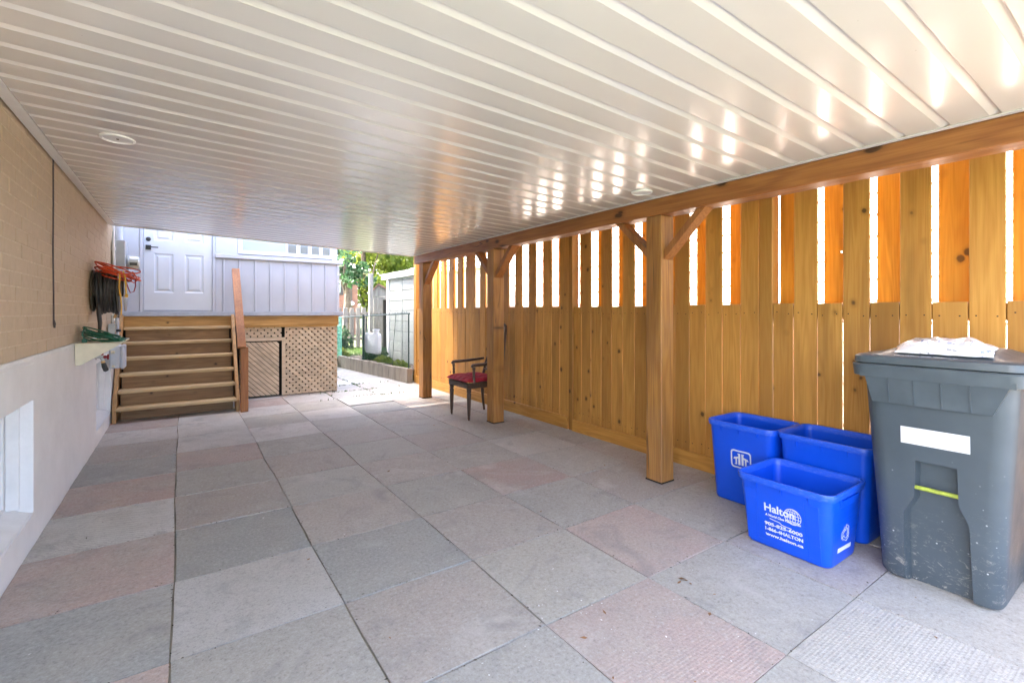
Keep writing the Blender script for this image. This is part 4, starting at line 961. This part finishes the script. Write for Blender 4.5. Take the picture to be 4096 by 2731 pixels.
# bag of flyers on the lid
def bag(m):
    nx, ny = 16, 20; top = []; P = {}
    for i in range(nx+1):
        for j in range(ny+1):
            u, v = i/nx*2-1, j/ny*2-1
            f = max(0, (1-abs(u)**4))*max(0, (1-abs(v)**4))
            nz = mn.noise(Vector((u*2.3, v*2.8, 3)))*.012*f+mn.noise(Vector((u*6, v*6, 1)))*.006*f
            ex = 1+.07*mn.noise(Vector((u*3, v*3, 8)))
            x = 2.870+u*.150*ex; y = .660+v*.165*ex+.02*u
            zb = 1.0455+max(0, min(1, (min(x-2.70, .14))/.11))*.030
            P[i, j] = (x, y, zb+.004+.034*f+nz*1.5)
    o = len(m.v)
    for i in range(nx+1):
        for j in range(ny+1): m.v.append(P[i, j])
    k_ = (nx+1)*(ny+1)
    for i in range(nx+1):
        for j in range(ny+1): x, y, z = P[i, j]; m.v.append((x, y, z-.004))
    id_ = lambda i, j: o+i*(ny+1)+j
    for i in range(nx):
        for j in range(ny):
            m.f.append((id_(i, j), id_(i+1, j), id_(i+1, j+1), id_(i, j+1))); m.f.append((k_+id_(i, j), k_+id_(i, j+1), k_+id_(i+1, j+1), k_+id_(i+1, j)))
    for i in range(nx):
        m.f.append((id_(i, 0), k_+id_(i, 0), k_+id_(i+1, 0), id_(i+1, 0))); m.f.append((id_(i, ny), id_(i+1, ny), k_+id_(i+1, ny), k_+id_(i, ny)))
    for j in range(ny):
        m.f.append((id_(0, j), id_(0, j+1), k_+id_(0, j+1), k_+id_(0, j))); m.f.append((id_(nx, j), k_+id_(nx, j), k_+id_(nx, j+1), id_(nx, j+1)))
tag(one('plastic_bag', 'bag', None, bag, smooth=True, angle=80), 'crumpled clear plastic bag of flyers lying on the grey cart lid', 'bag')

# ------------------------------------------------------------------ armchair
chair = thing('armchair', 'dark carved wooden armchair with tufted red cushion and cane back behind a post', 'chair', (2.88, 4.94, 0))
FRX, BKX, YA, YB = 2.655, 3.09, 4.705, 5.185
legp = [(.010, .0), (.013, .02), (.016, .03), (.012, .04), (.017, .055), (.019, .10), (.025, .26), (.027, .30), (.021, .31), (.030, .325), (.024, .34), (.030, .352), (.030, .362)]
for y in (YA+.03, YB-.03):
    one('leg', 'darkwood', chair, lambda m: m.lathe(legp, (FRX+.03, y, .001), 12), loc=(FRX+.03, y, 0), smooth=True, angle=50)
for y, yo in ((YA+.05, -.02), (YB-.05, .02)):
    one('leg', 'darkwood', chair, lambda m: m.tube([(BKX+.055, y+yo, .003), (BKX+.03, y+yo*.6, .15), (BKX+.005, y, .36)], [.014, .018, .021], 8), loc=(BKX, y, 0), smooth=True)
one('apron', 'darkwood', chair, lambda m: (m.bevbox(FRX, FRX+.03, YA, YB, .362, .425, .004), m.bevbox(FRX+.03, BKX, YA, YA+.03, .362, .425, .004), m.bevbox(FRX+.03, BKX, YB-.03, YB, .362, .425, .004), m.bevbox(BKX-.0, BKX+.03, YA+.03, YB-.03, .362, .425, .004)))
one('apron_moulding', 'darkwood', chair, lambda m: (m.bevbox(FRX-.006, FRX-.0005, YA+.01, YB-.01, .368, .376, .002), m.bevbox(FRX-.006, FRX-.0005, YA+.01, YB-.01, .405, .414, .002)))
def cushion(m):
    nx, ny = 22, 36; xa, xb, ya, yb = FRX-.025, BKX-.01, YA-.02, YB+.02; rings = []
    def hgt(u, v):
        e = max(0, 1-abs(u)**5)**.5*max(0, 1-abs(v)**5)**.5
        gx = math.exp(-((((v*.5+.5)*5) % 1-.5)**2-.25)**2*0)*0
        ph = (v*.5+.5)*5.0; gv = abs((ph % 1)-0.0); gv = min(gv, 1-gv)
        ph2 = (u*.5+.5)*2.0; gu = abs(ph2 % 1); gu = min(gu, 1-gu)
        groove = math.exp(-(gv/.12)**2)*(.026)+math.exp(-(gu/.12)**2)*.012
        return e, groove
    o = len(m.v)
    for i in range(nx+1):
        for j in range(ny+1):
            u, v = i/nx*2-1, j/ny*2-1; e, g = hgt(u, v)
            m.v.append((xa+(xb-xa)*i/nx, ya+(yb-ya)*j/ny, .445+.052*e-g*e))
    for i in range(nx):
        for j in range(ny):
            a = o+i*(ny+1)+j; m.f.append((a, a+ny+1, a+ny+2, a+1))
    o2 = len(m.v)
    for i in range(nx+1):
        for j in range(ny+1):
            u, v = i/nx*2-1, j/ny*2-1; e, g = hgt(u, v); m.v.append((xa+(xb-xa)*i/nx, ya+(yb-ya)*j/ny, .4445-.0185*e))
    for i in range(nx):
        for j in range(ny):
            a = o2+i*(ny+1)+j; m.f.append((a, a+1, a+ny+2, a+ny+1))
    bnd = [(i, 0) for i in range(nx)]+[(nx, j) for j in range(ny)]+[(i, ny) for i in range(nx, 0, -1)]+[(0, j) for j in range(ny, 0, -1)]
    for (i, j), (i2, j2) in zip(bnd, bnd[1:]+bnd[:1]):
        m.f.append((o+i*(ny+1)+j, o2+i*(ny+1)+j, o2+i2*(ny+1)+j2, o+i2*(ny+1)+j2))
one('cushion', 'velvet', chair, cushion, smooth=True, angle=80)
for y in (YA-.004, YB+.004):
    one('arm_support', 'darkwood', chair, lambda m: m.lathe([(.019, .425), (.019, .47), (.012, .485), (.018, .50), (.013, .52), (.018, .54), (.013, .56), (.019, .585), (.016, .605)], (FRX+.075, y, 0), 12), loc=(FRX+.075, y, .43), smooth=True, angle=50)
    one('arm', 'darkwood', chair, lambda m: m.tube([(FRX+.045, y, .607), (FRX+.06, y, .625), (FRX+.10, y, .628), (FRX+.25, y, .632), (BKX-.0, y+(.012 if y < 4.9 else -.012), .645), (BKX+.055, y+(.02 if y < 4.9 else -.02), .65)], [.014, .019, .019, .017, .016, .014], 8), loc=(FRX+.1, y, .62), smooth=True)
TX = .15
def backpt(y, z): return (BKX+.02+(z-.42)*.27, y, z)
for y in (YA+.045, YB-.045):
    one('back_post', 'darkwood', chair, lambda m: m.tube([backpt(y, .40), backpt(y, .6), backpt(y+(.065 if y < 4.9 else -.065), .85), backpt(y+(.098 if y < 4.9 else -.098), 1.02), backpt(y+(.115 if y < 4.9 else -.115), 1.06)], [.018, .016, .015, .015, .012], 8), loc=backpt(y, .4), smooth=True)
one('top_rail', 'darkwood', chair, lambda m: m.tube([backpt(YA+.158+(YB-YA-.316)*k/8, 1.055+.03*math.sin(math.pi*k/8)) for k in range(9)], .016, 8), smooth=True)
one('lower_rail', 'darkwood', chair, lambda m: m.tube([backpt(YA+.05, .52), backpt(YB-.05, .52)], .013, 8), smooth=True)
def cane(m):
    yl = lambda z: YA+.055+.105*(z-.52)/.55
    yr = lambda z: YB-.055-.105*(z-.52)/.55
    for k in range(22):
        f = k/21; m.tube([backpt(yl(.525)+(yr(.525)-yl(.525))*f, .525), backpt(yl(1.06)+(yr(1.06)-yl(1.06))*f, 1.06)], .0024, 4)
    for k in range(28):
        z = .53+.53*k/27; a, b = Vector(backpt(yl(z), z)), Vector(backpt(yr(z), z)); a.x += .003; b.x += .003; m.tube([a, b], .0024, 4)
    for k in range(-20, 22):
        ys = YA+.06+(YB-YA-.12)*k/21; pts = []
        for q in range(17):
            y = ys+.48*q/16; z = .53+.52*q/16
            if yl(z) <= y <= yr(z): pts.append((backpt(y, z)[0]-.003, y, z))
        if len(pts) > 1: m.tube(pts, .002, 4)
ca = one('cane_back', 'cane', chair, cane); tag(ca, kind='stuff')

# ------------------------------------------------------------------ garden beyond
# timber border
bd = thing('planter_border', 'low weathered timber border edging the paving beside the chain link fence', 'planter', (3.05, 9.2, 0))
b0, b1 = Vector((3.20, 7.86, 0)), Vector((2.86, 10.95, 0)); nB = 14; dirB = (b1-b0)/nB; nb = Vector((dirB.y, -dirB.x, 0)).normalized()
for k in range(nB):
    a = b0+dirB*(k+.03); b = b0+dirB*(k+.97); h = .25+rnd.uniform(-.008, .008)
    mm = MB(); w = nb*.075; mm.quadbox([a, b, b+w, a+w, a+Vector((0, 0, h)), b+Vector((0, 0, h)), b+w+Vector((0, 0, h)), a+w+Vector((0, 0, h))]); mm.build('timber', 'border', bd, loc=a)
one('backing', 'dark', bd, lambda m: m.quadbox([b0+nb*.03, b1+nb*.03, b1+nb*.07, b0+nb*.07]+[q+Vector((0, 0, .235)) for q in (b0+nb*.03, b1+nb*.03, b1+nb*.07, b0+nb*.07)]))
one('end_block', 'border', bd, lambda m: m.bevbox(3.19, 3.30, 7.79, 7.87, 0, .252, .004))
bed = MB(); bed.v += [(3.29, 7.86, .2), (5.2, 7.86, .2), (5.2, 14.0, .2), (2.4, 14.0, .2), (2.93, 10.95, .2)]; bed.f.append((0, 1, 2, 3, 4))
tag(bed.build('planting_bed', 'soil'), kind='structure')
lw = MB(); lw.v += [(1.6, 11.2, .17), (2.93, 10.97, .205), (5.0, 11.4, .205), (14, 14, .2), (14, 40, .2), (-10, 40, .2), (-10, 12.6, .0)]; lw.f.append((0, 1, 2, 3, 4, 5, 6))
tag(lw.build('lawn', 'lawn'), kind='structure')
# chain link fence on the border line
cl = thing('chain_link_fence', 'green vinyl chain link fence standing behind the low timber border', 'fence', (3.1, 9.0, 0))
c0, c1 = Vector((3.245, 7.80, 0)), Vector((2.93, 11.6, 0)); CLn = (c1-c0).length; cd = (c1-c0)/CLn; ZT0, ZT1 = 1.205, 1.10
zt = lambda s: ZT0+(ZT1-ZT0)*s/CLn
for s in (2.03, ): one('post', 'chain', cl, lambda m: m.tube([c0+cd*s+Vector((0, 0, 0)), c0+cd*s+Vector((0, 0, zt(s)+.03))], .024, 10), smooth=True)
one('top_rail', 'chain', cl, lambda m: m.tube([c0+Vector((0, 0, ZT0)), c1+Vector((0, 0, ZT1))], .012, 8), smooth=True)
one('tension_wire', 'chain', cl, lambda m: m.tube([c0+cd*.55+Vector((.01, 0, ZT0)), c0+cd*.66+Vector((.01, 0, .6)), c0+cd*.72+Vector((.01, 0, .02))], .005, 6))
one('post', 'chain', cl, lambda m: m.tube([c0+cd*.04, c0+cd*.04+Vector((0, 0, ZT0))], .011, 8), smooth=True)
def links(m):
    d = .05; N = int(CLn/d)
    for i in range(N):
        for sgn in (0, 1):
            pts = []; s = i*d
            for q in range(24):
                z = .03+q*(ZT0-.03)/23.0; x_ = s+(d/2 if (q+sgn) % 2 else 0); zz = z*zt(s)/ZT0
                pts.append(c0+cd*min(x_, CLn)+Vector((0, 0, zz)))
            if sgn == 0: m.tube(pts, .0016, 3, caps=False)
            else: m.tube([p+cd*(d/2) if False else p for p in pts], .0016, 3, caps=False)
tag(one('wire_mesh', 'chain', cl, links), kind='stuff')
def barbs(m):
    s = .1
    while s < 1.9:
        p = c0+cd*s+Vector((0, 0, zt(s)+.014)); m.tube([p, p+Vector((rnd.uniform(-.01, .01), rnd.uniform(-.012, .012), rnd.uniform(.01, .03)))], .004, 4); s += .035
tag(one('twisted_ends', 'chain', cl, barbs), kind='stuff')
# mint plastic mesh at the corner of the porch
pm = thing('plastic_mesh_fence', 'mint green plastic mesh strip fixed behind the porch corner', 'mesh fence', (2.6, 9.9, 0))
def pmesh(m):
    a = Vector((2.20, 10.6, .2)); b = Vector((2.95, 11.0, .2)); t = (b-a)
    for k in range(26): p = a+t*(k/25); m.tube([p, p+Vector((0, 0, .92))], .006, 4)
    for k in range(30): z = Vector((0, 0, .03*k+.02)); m.tube([a+z, b+z], .005, 4)
tag(one('plastic_mesh', 'mesh', pm, pmesh), kind='stuff')
# white jug on the chain fence
jug = thing('plastic_jug', 'white flat plastic jug hanging on the green chain link fence', 'jug', (3.12, 9.8, .33))
def jugm(m):
    ctr = c0+cd*1.74+Vector((.06, 0, .60)); u = cd
    def rg(w, h, d, r=.05):
        pts = []
        for cx_, cz_, a0 in ((w-r, h-r, 0), (-w+r, h-r, 90), (-w+r, -h+r, 180), (w-r, -h+r, 270)):
            for k in range(5): a = R(a0+90*k/4); pts.append(ctr+u*(cx_+r*math.cos(a))+Vector((0, 0, cz_+r*math.sin(a)))+Vector((d, 0, 0)))
        return pts
    m.loft([rg(.29, .18, -.03), rg(.32, .205, -.012), rg(.32, .205, .05), rg(.29, .18, .07)])
one('body', 'jug', jug, jugm, smooth=True, angle=40)
one('cap', 'jug', jug, lambda m: m.lathe([(.06, .75), (.06, .80), (.07, .80), (.07, .83), (.001, .832)], tuple(c0+cd*1.54+Vector((.06, 0, .055))), 12), smooth=True)
# pale panel shed
shed = thing('storage_shed', 'pale panelled garden shed with sloping white eave behind the chain link fence', 'shed', (4.4, 9.2, .2))
SX, SY0, SY1 = 3.70, 7.95, 10.10
one('wall', 'shedwall', shed, lambda m: m.box(SX+.012, 6.0, SY0, SY1-.004, .0, 1.93))
zz_ = .2
while zz_ < 1.9:
    for ya, yb in ((8.02, 8.66), (8.70, 9.26), (9.30, SY1-.11)):
        one('panel', 'shedwall', shed, lambda m: m.bevbox(SX-.008, SX+.011, ya, yb, zz_+.006, min(zz_+.205, 1.92), .008), loc=(SX, ya, zz_))
    zz_ += .21
one('corner_post', 'white', shed, lambda m: m.bevbox(SX-.025, SX+.011, SY1-.10, SY1+.03, .1, 1.93, .005)); 
for y in (8.68, 9.28): one('panel_joint', 'shedwall', shed, lambda m: m.bevbox(SX-.016, SX+.010, y-.018, y+.018, .2, 1.92, .003))
one('eave', 'white', shed, lambda m: m.bevbox(SX-.10, SX+.02, SY0-.1, SY1+.16, 1.932, 2.02, .008))
one('roof', 'shedroof', shed, lambda m: m.quadbox([(SX-.12, SY0-.12, 2.022), (6.2, SY0-.12, 2.60), (6.2, SY1+.18, 2.60), (SX-.12, SY1+.18, 2.022), (SX-.12, SY0-.12, 2.05), (6.2, SY0-.12, 2.64), (6.2, SY1+.18, 2.64), (SX-.12, SY1+.18, 2.05)]))
# old weathered shed
old = thing('old_shed', 'small weathered grey shed with gable and dark doorway', 'shed', (4.11, 12.3, .2))
OX, OY = 4.11, 12.3
for k in range(8):
    x = OX+.082*k
    if k < 3 or k > 5: one('plank', 'greywood', old, lambda m: m.bevbox(x, x+.079, OY, OY+.03, .15, 1.63, .003), loc=(x, OY, .2))
one('door', 'dark', old, lambda m: m.box(OX+.25, OX+.49, OY+.05, OY+.08, .15, 1.56)); one('lintel', 'greywood', old, lambda m: m.bevbox(OX+.247, OX+.49, OY, OY+.03, 1.55, 1.63, .003))
mm = MB(); mm.poly([(OX-.04, 1.635), (OX+.66, 1.635), (OX+.135, 1.93), (OX-.04, 1.73)], lambda a, b, d: (a, d, b), OY, OY+.03); mm.build('gable', 'greywood', old, loc=(OX, OY, 1.7))
one('roof', 'oldroof', old, lambda m: m.quadbox([(OX-.09, OY-.08, 1.69), (OX+.13, OY-.08, 1.935), (OX+.13, OY+.9, 1.935), (OX-.09, OY+.9, 1.69), (OX-.09, OY-.08, 1.73), (OX+.13, OY-.08, 1.975), (OX+.13, OY+.9, 1.975), (OX-.09, OY+.9, 1.73)]))
one('roof', 'oldroof', old, lambda m: m.quadbox([(OX+.132, OY-.08, 1.935), (OX+.75, OY-.08, 1.60), (OX+.75, OY+.9, 1.60), (OX+.132, OY+.9, 1.935), (OX+.132, OY-.08, 1.975), (OX+.75, OY-.08, 1.64), (OX+.75, OY+.9, 1.64), (OX+.132, OY+.9, 1.975)]))
one('side_wall', 'greywood', old, lambda m: m.box(OX+.02, OX+.64, OY+.09, OY+.85, .1, 1.62))
old.rotation_euler = (0, 0, -.36)
tag(one('wooden_post', 'greywood', None, lambda m: m.bevbox(3.82, 3.91, 11.7, 11.79, .1, 2.18, .004), loc=(3.86, 11.75, 0)), 'tall bare grey wooden post left of the small weathered shed', 'post')
# grey back fence
gf = thing('back_fence', 'weathered grey board fence across the back of the yard', 'fence', (3.6, 14, .2))
x = 1.5
while x < 5.6:
    one('board', 'greywood', gf, lambda m: m.bevbox(x, x+.118, 14.0+(0 if int(x*7) % 2 else .02), 14.02+(0 if int(x*7) % 2 else .02), .15, 1.355+rnd.uniform(-.01, .01), .003), loc=(x, 14, .2)); x += .178
one('rail', 'greywood', gf, lambda m: m.bevbox(1.4, 5.6, 14.045, 14.085, 1.14, 1.23, .003)); one('rail', 'greywood', gf, lambda m: m.bevbox(1.4, 5.6, 14.045, 14.085, .4, .49, .003))
for x in (2.75, 4.9): one('fence_post', 'greywood', gf, lambda m: m.bevbox(x, x+.1, 14.086, 14.18, .0, 1.42, .003))
# brick bungalow
bun = thing('brick_bungalow', 'red brick bungalow with dark fascia seen beyond the grey fence', 'house', (5, 24, 0))
BY = 22.0
one('wall', 'redbrick', bun, lambda m: m.box(-2, 6.62, BY, BY+9, 0, 2.95)); one('fascia', 'fascia', bun, lambda m: m.bevbox(-2.5, 7.0, BY-.45, BY-.38, 2.98, 3.16, .01))
one('soffit', 'cream', bun, lambda m: m.box(-2.5, 6.98, BY-.379, BY-.002, 2.96, 3.0))
one('roof', 'shingle', bun, lambda m: m.quadbox([(-2.6, BY-.5, 3.16), (7.08, BY-.5, 3.16), (7.08, BY+9.5, 3.16), (-2.6, BY+9.5, 3.16), (-2.6, BY+4.4, 4.9), (3.4, BY+4.4, 4.9), (3.4, BY+4.6, 4.9), (-2.6, BY+4.6, 4.9)]))
bw = bpy.data.objects.new('window', None); COL.objects.link(bw); bw.location = (5.2, BY, 2); attach(bw, bun)
one('frame', 'fascia', bw, lambda m: (m.bevbox(4.2, 5.98, BY-.03, BY-.002, 1.98, 2.08, .005), m.bevbox(5.86, 5.98, BY-.03, BY-.002, 2.081, 2.9, .005))); one('pane', 'glass', bw, lambda m: m.box(4.2, 5.859, BY-.012, BY-.004, 2.081, 2.9))
one('downspout', 'fascia', bun, lambda m: m.bevbox(6.28, 6.36, BY-.07, BY-.004, .3, 2.97, .01)); one('light_globe', 'white', bun, lambda m: m.lathe([(.02, 1.50), (.085, 1.53), (.11, 1.60), (.085, 1.67), (.02, 1.70)], (6.32, BY-.16, 0), 14), smooth=True)
# neighbour house on the right, behind the shed
nh = thing('neighbour_house', 'pale sided neighbour house with a broad sunlit roof behind the shed', 'house', (9, 14, 0))
NX = 7.4
one('wall', 'nsiding', nh, lambda m: m.box(NX+.02, 15, 8.0, 17.5, 0, 2.55))
zz_ = .2
while zz_ < 2.5:
    one('siding_board', 'nsiding', nh, lambda m: m.quadbox([(NX-.006, 8.0, zz_), (NX+.019, 8.0, zz_), (NX+.019, 17.5, zz_), (NX-.006, 17.5, zz_), (NX+.012, 8.0, zz_+.198), (NX+.019, 8.0, zz_+.198), (NX+.019, 17.5, zz_+.198), (NX+.012, 17.5, zz_+.198)]), loc=(NX, 8, zz_)); zz_ += .2
one('eave', 'white', nh, lambda m: m.bevbox(NX-.45, NX+.02, 7.5, 18.0, 2.552, 2.70, .01))
one('roof', 'shedroof', nh, lambda m: m.quadbox([(NX-.5, 7.4, 2.702), (15.4, 7.4, 2.702), (15.4, 18.1, 2.702), (NX-.5, 18.1, 2.702), (11.2, 11, 4.6), (11.4, 11, 4.6), (11.4, 14.5, 4.6), (11.2, 14.5, 4.6)]))
# two-storey house close behind the board fence
sh = thing('sided_house', 'pale sided low house glimpsed through the gaps of the board fence', 'house', (5.4, 4, 0))
one('wall', 'nsiding', sh, lambda m: m.box(5.32, 13, .2, 8.0, -.05, 3.3))
zz_ = .15
while zz_ < 3.05:
    one('siding_board', 'nsiding', sh, lambda m: m.quadbox([(5.294, .2, zz_), (5.319, .2, zz_), (5.319, 8.0, zz_), (5.294, 8.0, zz_), (5.312, .2, zz_+.198), (5.319, .2, zz_+.198), (5.319, 8.0, zz_+.198), (5.312, 8.0, zz_+.198)]), loc=(5.3, 2, zz_)); zz_ += .2
one('roof', 'shingle', sh, lambda m: m.quadbox([(5.0,-.1,3.3),(13.3,-.1,3.3),(13.3,8.3,3.3),(5.0,8.3,3.3),(8.5,3.5,4.3),(9.5,3.5,4.3),(9.5,4.5,4.3),(8.5,4.5,4.3)]))
# ------------------------------------------------------------------ vegetation
def leaves(n, fn, size, seed):
    r = random.Random(seed); m = MB()
    for _ in range(n):
        c = fn(r)
        if c is None: continue
        c = Vector(c); s = size*r.uniform(.6, 1.4)
        u = Vector((r.gauss(0, 1), r.gauss(0, 1), r.gauss(0, .6))).normalized(); w = u.orthogonal().normalized(); w.rotate(Matrix.Rotation(r.uniform(0, 6.28), 3, u)); 
        v = u.cross(w)
        o = len(m.v); m.v += [tuple(c-w*s*.5), tuple(c+v*s*.32+w*s*.05), tuple(c+w*s*.55), tuple(c-v*s*.32+w*s*.05)]; m.f.append((o, o+1, o+2, o+3))
    return m
def tree(x, y, h, rad, label, mat='leaf', seed=1, trunk_h=None, n=3200, size=.26, lean=0.0):
    t = thing('tree', label, 'tree', (x, y, 0), 'trees beyond the yard'); r = random.Random(seed)
    th = trunk_h or h*.4
    clumps = [(Vector((x+r.gauss(0, rad*.45), y+r.gauss(0, rad*.45), th+(h-th)*r.uniform(.05, .95))), rad*r.uniform(.22, .42)) for _ in range(26)]
    def fn(rr):
        c, q = rr.choice(clumps); d = Vector((rr.gauss(0, 1), rr.gauss(0, 1), rr.gauss(0, .8))); d.normalize(); return c+d*q*rr.random()**.35
    leaves(n, fn, size, seed).build('crown', mat, t, loc=(x, y, th))
    m = MB(); m.tube([(x, y, 0), (x+.05, y, th*.5), (x+.1+lean, y, th), (x+lean, y, th+(h-th)*.5)], [.17, .14, .11, .05], 8)
    for k in range(6):
        c, q = clumps[k]; m.tube([(x+.08+lean*.8, y, th*.8), tuple((Vector((x, y, th))+c)/2+Vector((0, 0, .15))), tuple(c)], [.07, .045, .015], 6)
    m.build('trunk', 'bark', t, loc=(x, y, 0), smooth=True)
tree(8.5, 27, 8.5, 3.0, 'leafy tree with yellow green crown just right of the brick bungalow', seed=3, trunk_h=1.6, n=5200, size=.30)
tree(5.0, 33, 11, 4.2, 'tall leafy tree rising behind the brick bungalow roof', seed=5, trunk_h=3.4, n=4200, size=.36)
tree(12.5, 30, 9.5, 3.8, 'broad leafy tree above the pale roof left of the timber post', seed=8, trunk_h=3.0, n=5200, size=.34)
tree(17, 27, 9, 4.0, 'leafy tree crown farthest right under the soffit edge', seed=9, trunk_h=3.0, n=4200, size=.34)
tree(4.55, 16.5, 3.6, .75, 'small leafy tree branch hanging before the bungalow window', mat='leafdark', seed=12, trunk_h=2.1, n=700, size=.16)
def shrub(x, y, z, rx, ry, rz, n, label, mat='leafdark', seed=1, size=.09):
    def fn(rr):
        d = Vector((rr.gauss(0, 1), rr.gauss(0, 1), abs(rr.gauss(0, 1)))); d.normalize(); k = rr.random()**.4
        return (x+d.x*rx*k, y+d.y*ry*k, z+d.z*rz*k)
    t = thing('shrub', label, 'shrub', (x, y, z), 'garden shrubs')
    leaves(n, fn, size, seed).build('foliage', mat, t, loc=(x, y, z))
    m = MB()
    for k in range(5): a = k*1.3; m.tube([(x+.03*math.cos(a), y+.03*math.sin(a), z-.02), (x+rx*.4*math.cos(a), y+ry*.4*math.sin(a), z+rz*.6)], [.012, .006], 5)
    m.build('stem', 'bark', t, loc=(x, y, z))
shrub(2.95, 13.4, .2, .75, .4, .72, 1500, 'dark green hedge shrub before the grey back fence', seed=2)
shrub(3.45, 13.5, .2, .5, .4, .75, 900, 'dark green shrub beside the white jug, in front of the grey fence', seed=4)
shrub(3.02, 11.3, .2, .18, .2, .20, 350, 'bright green low shrub left of the white jug', mat='leaf', seed=6, size=.07)
shrub(3.55, 10.3, .2, .35, .45, .26, 700, 'green ground shrub at the left foot of the pale shed', seed=7, size=.07)
shrub(3.4, 9.5, .2, .12, .5, .14, 500, 'light green plant strip along the timber border by the shed', mat='leaf', seed=8, size=.05)
shrub(3.40, 8.6, .2, .10, .4, .12, 350, 'short green plants at the near end of the timber border', mat='leaf', seed=9, size=.05)
def blades(n, fn, h, seed, mat, name):
    r = random.Random(seed); m = MB()
    for _ in range(n):
        x, y, z = fn(r); a = r.uniform(0, 6.28); hh = h*r.uniform(.5, 1.3); w = .004+.004*r.random(); l = r.uniform(-.6, .6)*hh
        o = len(m.v); m.v += [(x-w*math.cos(a), y-w*math.sin(a), z), (x+w*math.cos(a), y+w*math.sin(a), z), (x+l*math.sin(a), y+l*math.cos(a), z+hh)]; m.f.append((o, o+1, o+2))
    o = m.build(name, mat); return tag(o, kind='stuff')
lawn_b = blades(5000, lambda r: (r.uniform(2.2, 4.2), r.uniform(11.3, 13.6), .19), .07, 4, 'grass', 'grass'); tag(lawn_b, 'short green lawn grass between the border and the grey back fence', 'grass')
def joint(r):
    if r.random() < .5: i = r.choice([4, 5]); x = CX[i]+r.gauss(0, .008); y = r.choice([r.uniform(7.2, 9.5), r.gauss(8.2, .12)]); return (x, y, -.01)
    j = r.choice([8, 9, 10]); return (r.choice([r.gauss(2.1, .12), r.gauss(2.45, .10), r.uniform(1.5, 3.1)]), RY(j)+r.gauss(0, .008), -.01)
wd = blades(700, joint, .035, 6, 'grass', 'joint_weeds'); tag(wd, 'small green weeds sprouting from the paving joints near the porch', 'weeds')
# ------------------------------------------------------------------ litter on the slabs
def flake(m, x, y, z, l, w, a, curl):
    c, s = math.cos(a), math.sin(a); T = lambda u, v, h: (x+u*c-v*s, y+u*s+v*c, z+h)
    o = len(m.v); m.v += [T(-l/2, 0, 0), T(-l*.1, -w/2, curl*.6), T(l/2, 0, curl), T(-l*.1, w/2, curl*.4), T(0, 0, .001)]
    m.f += [(o, o+1, o+4), (o+1, o+2, o+4), (o+2, o+3, o+4), (o+3, o, o+4)]
def litter(name, mat, n, l0, l1, seed, asp, label, zone=None):
    r = random.Random(seed); m = MB()
    for _ in range(n):
        if zone and r.random() < .6: zx, zy, zr = r.choice(zone); x, y = r.gauss(zx, zr), r.gauss(zy, zr)
        else: x, y = r.uniform(-.55, 3.25), r.uniform(.3, 6.6)
        if not -.6 < x < 3.28: continue
        l = r.uniform(l0, l1); flake(m, x, y, .0035, l, l*asp*r.uniform(.7, 1.3), r.uniform(0, 6.28), l*.12)
    tag(m.build(name, mat), label, 'litter', kind='stuff')
litter('leaf_litter', 'dryleaf', 46, .012, .034, 11, .45, 'scattered dry brown leaf bits on the paving slabs', [(1.95, 1.35, .06), (3.05, 2.9, .15), (2.0, .9, .3), (2.75, 3.3, .2), (1.05, .75, .25)])
litter('paint_chips', 'chip', 150, .004, .012, 12, .6, 'tiny white paint chips scattered over the slabs', [(2.2, 2.6, .2), (1.35, 1.35, .25), (1.6, 1.0, .3), (1.7, 3.2, .2), (2.45, 2.0, .2), (1.0, 1.1, .3)])
def joint_debris():
    r = random.Random(31); m = MB()
    for _ in range(900):
        if r.random() < .5: x, y = r.choice(CX[1:7])+r.gauss(0, .007), r.uniform(.3, 7.4)
        else: x, y = r.uniform(-.6, 3.25), RY(r.randint(-3, 8))+r.gauss(0, .007)
        l = r.uniform(.004, .016); flake(m, x, y, .0022, l, l*.5, r.uniform(0, 6.28), l*.12)
    tag(m.build('joint_debris', 'soil'), 'crumbs of soil and grit gathered along the paving joints', 'litter', kind='stuff')
joint_debris()
litter('twigs', 'twig', 40, .012, .030, 13, .14, 'tiny dark twigs scattered over the slabs')
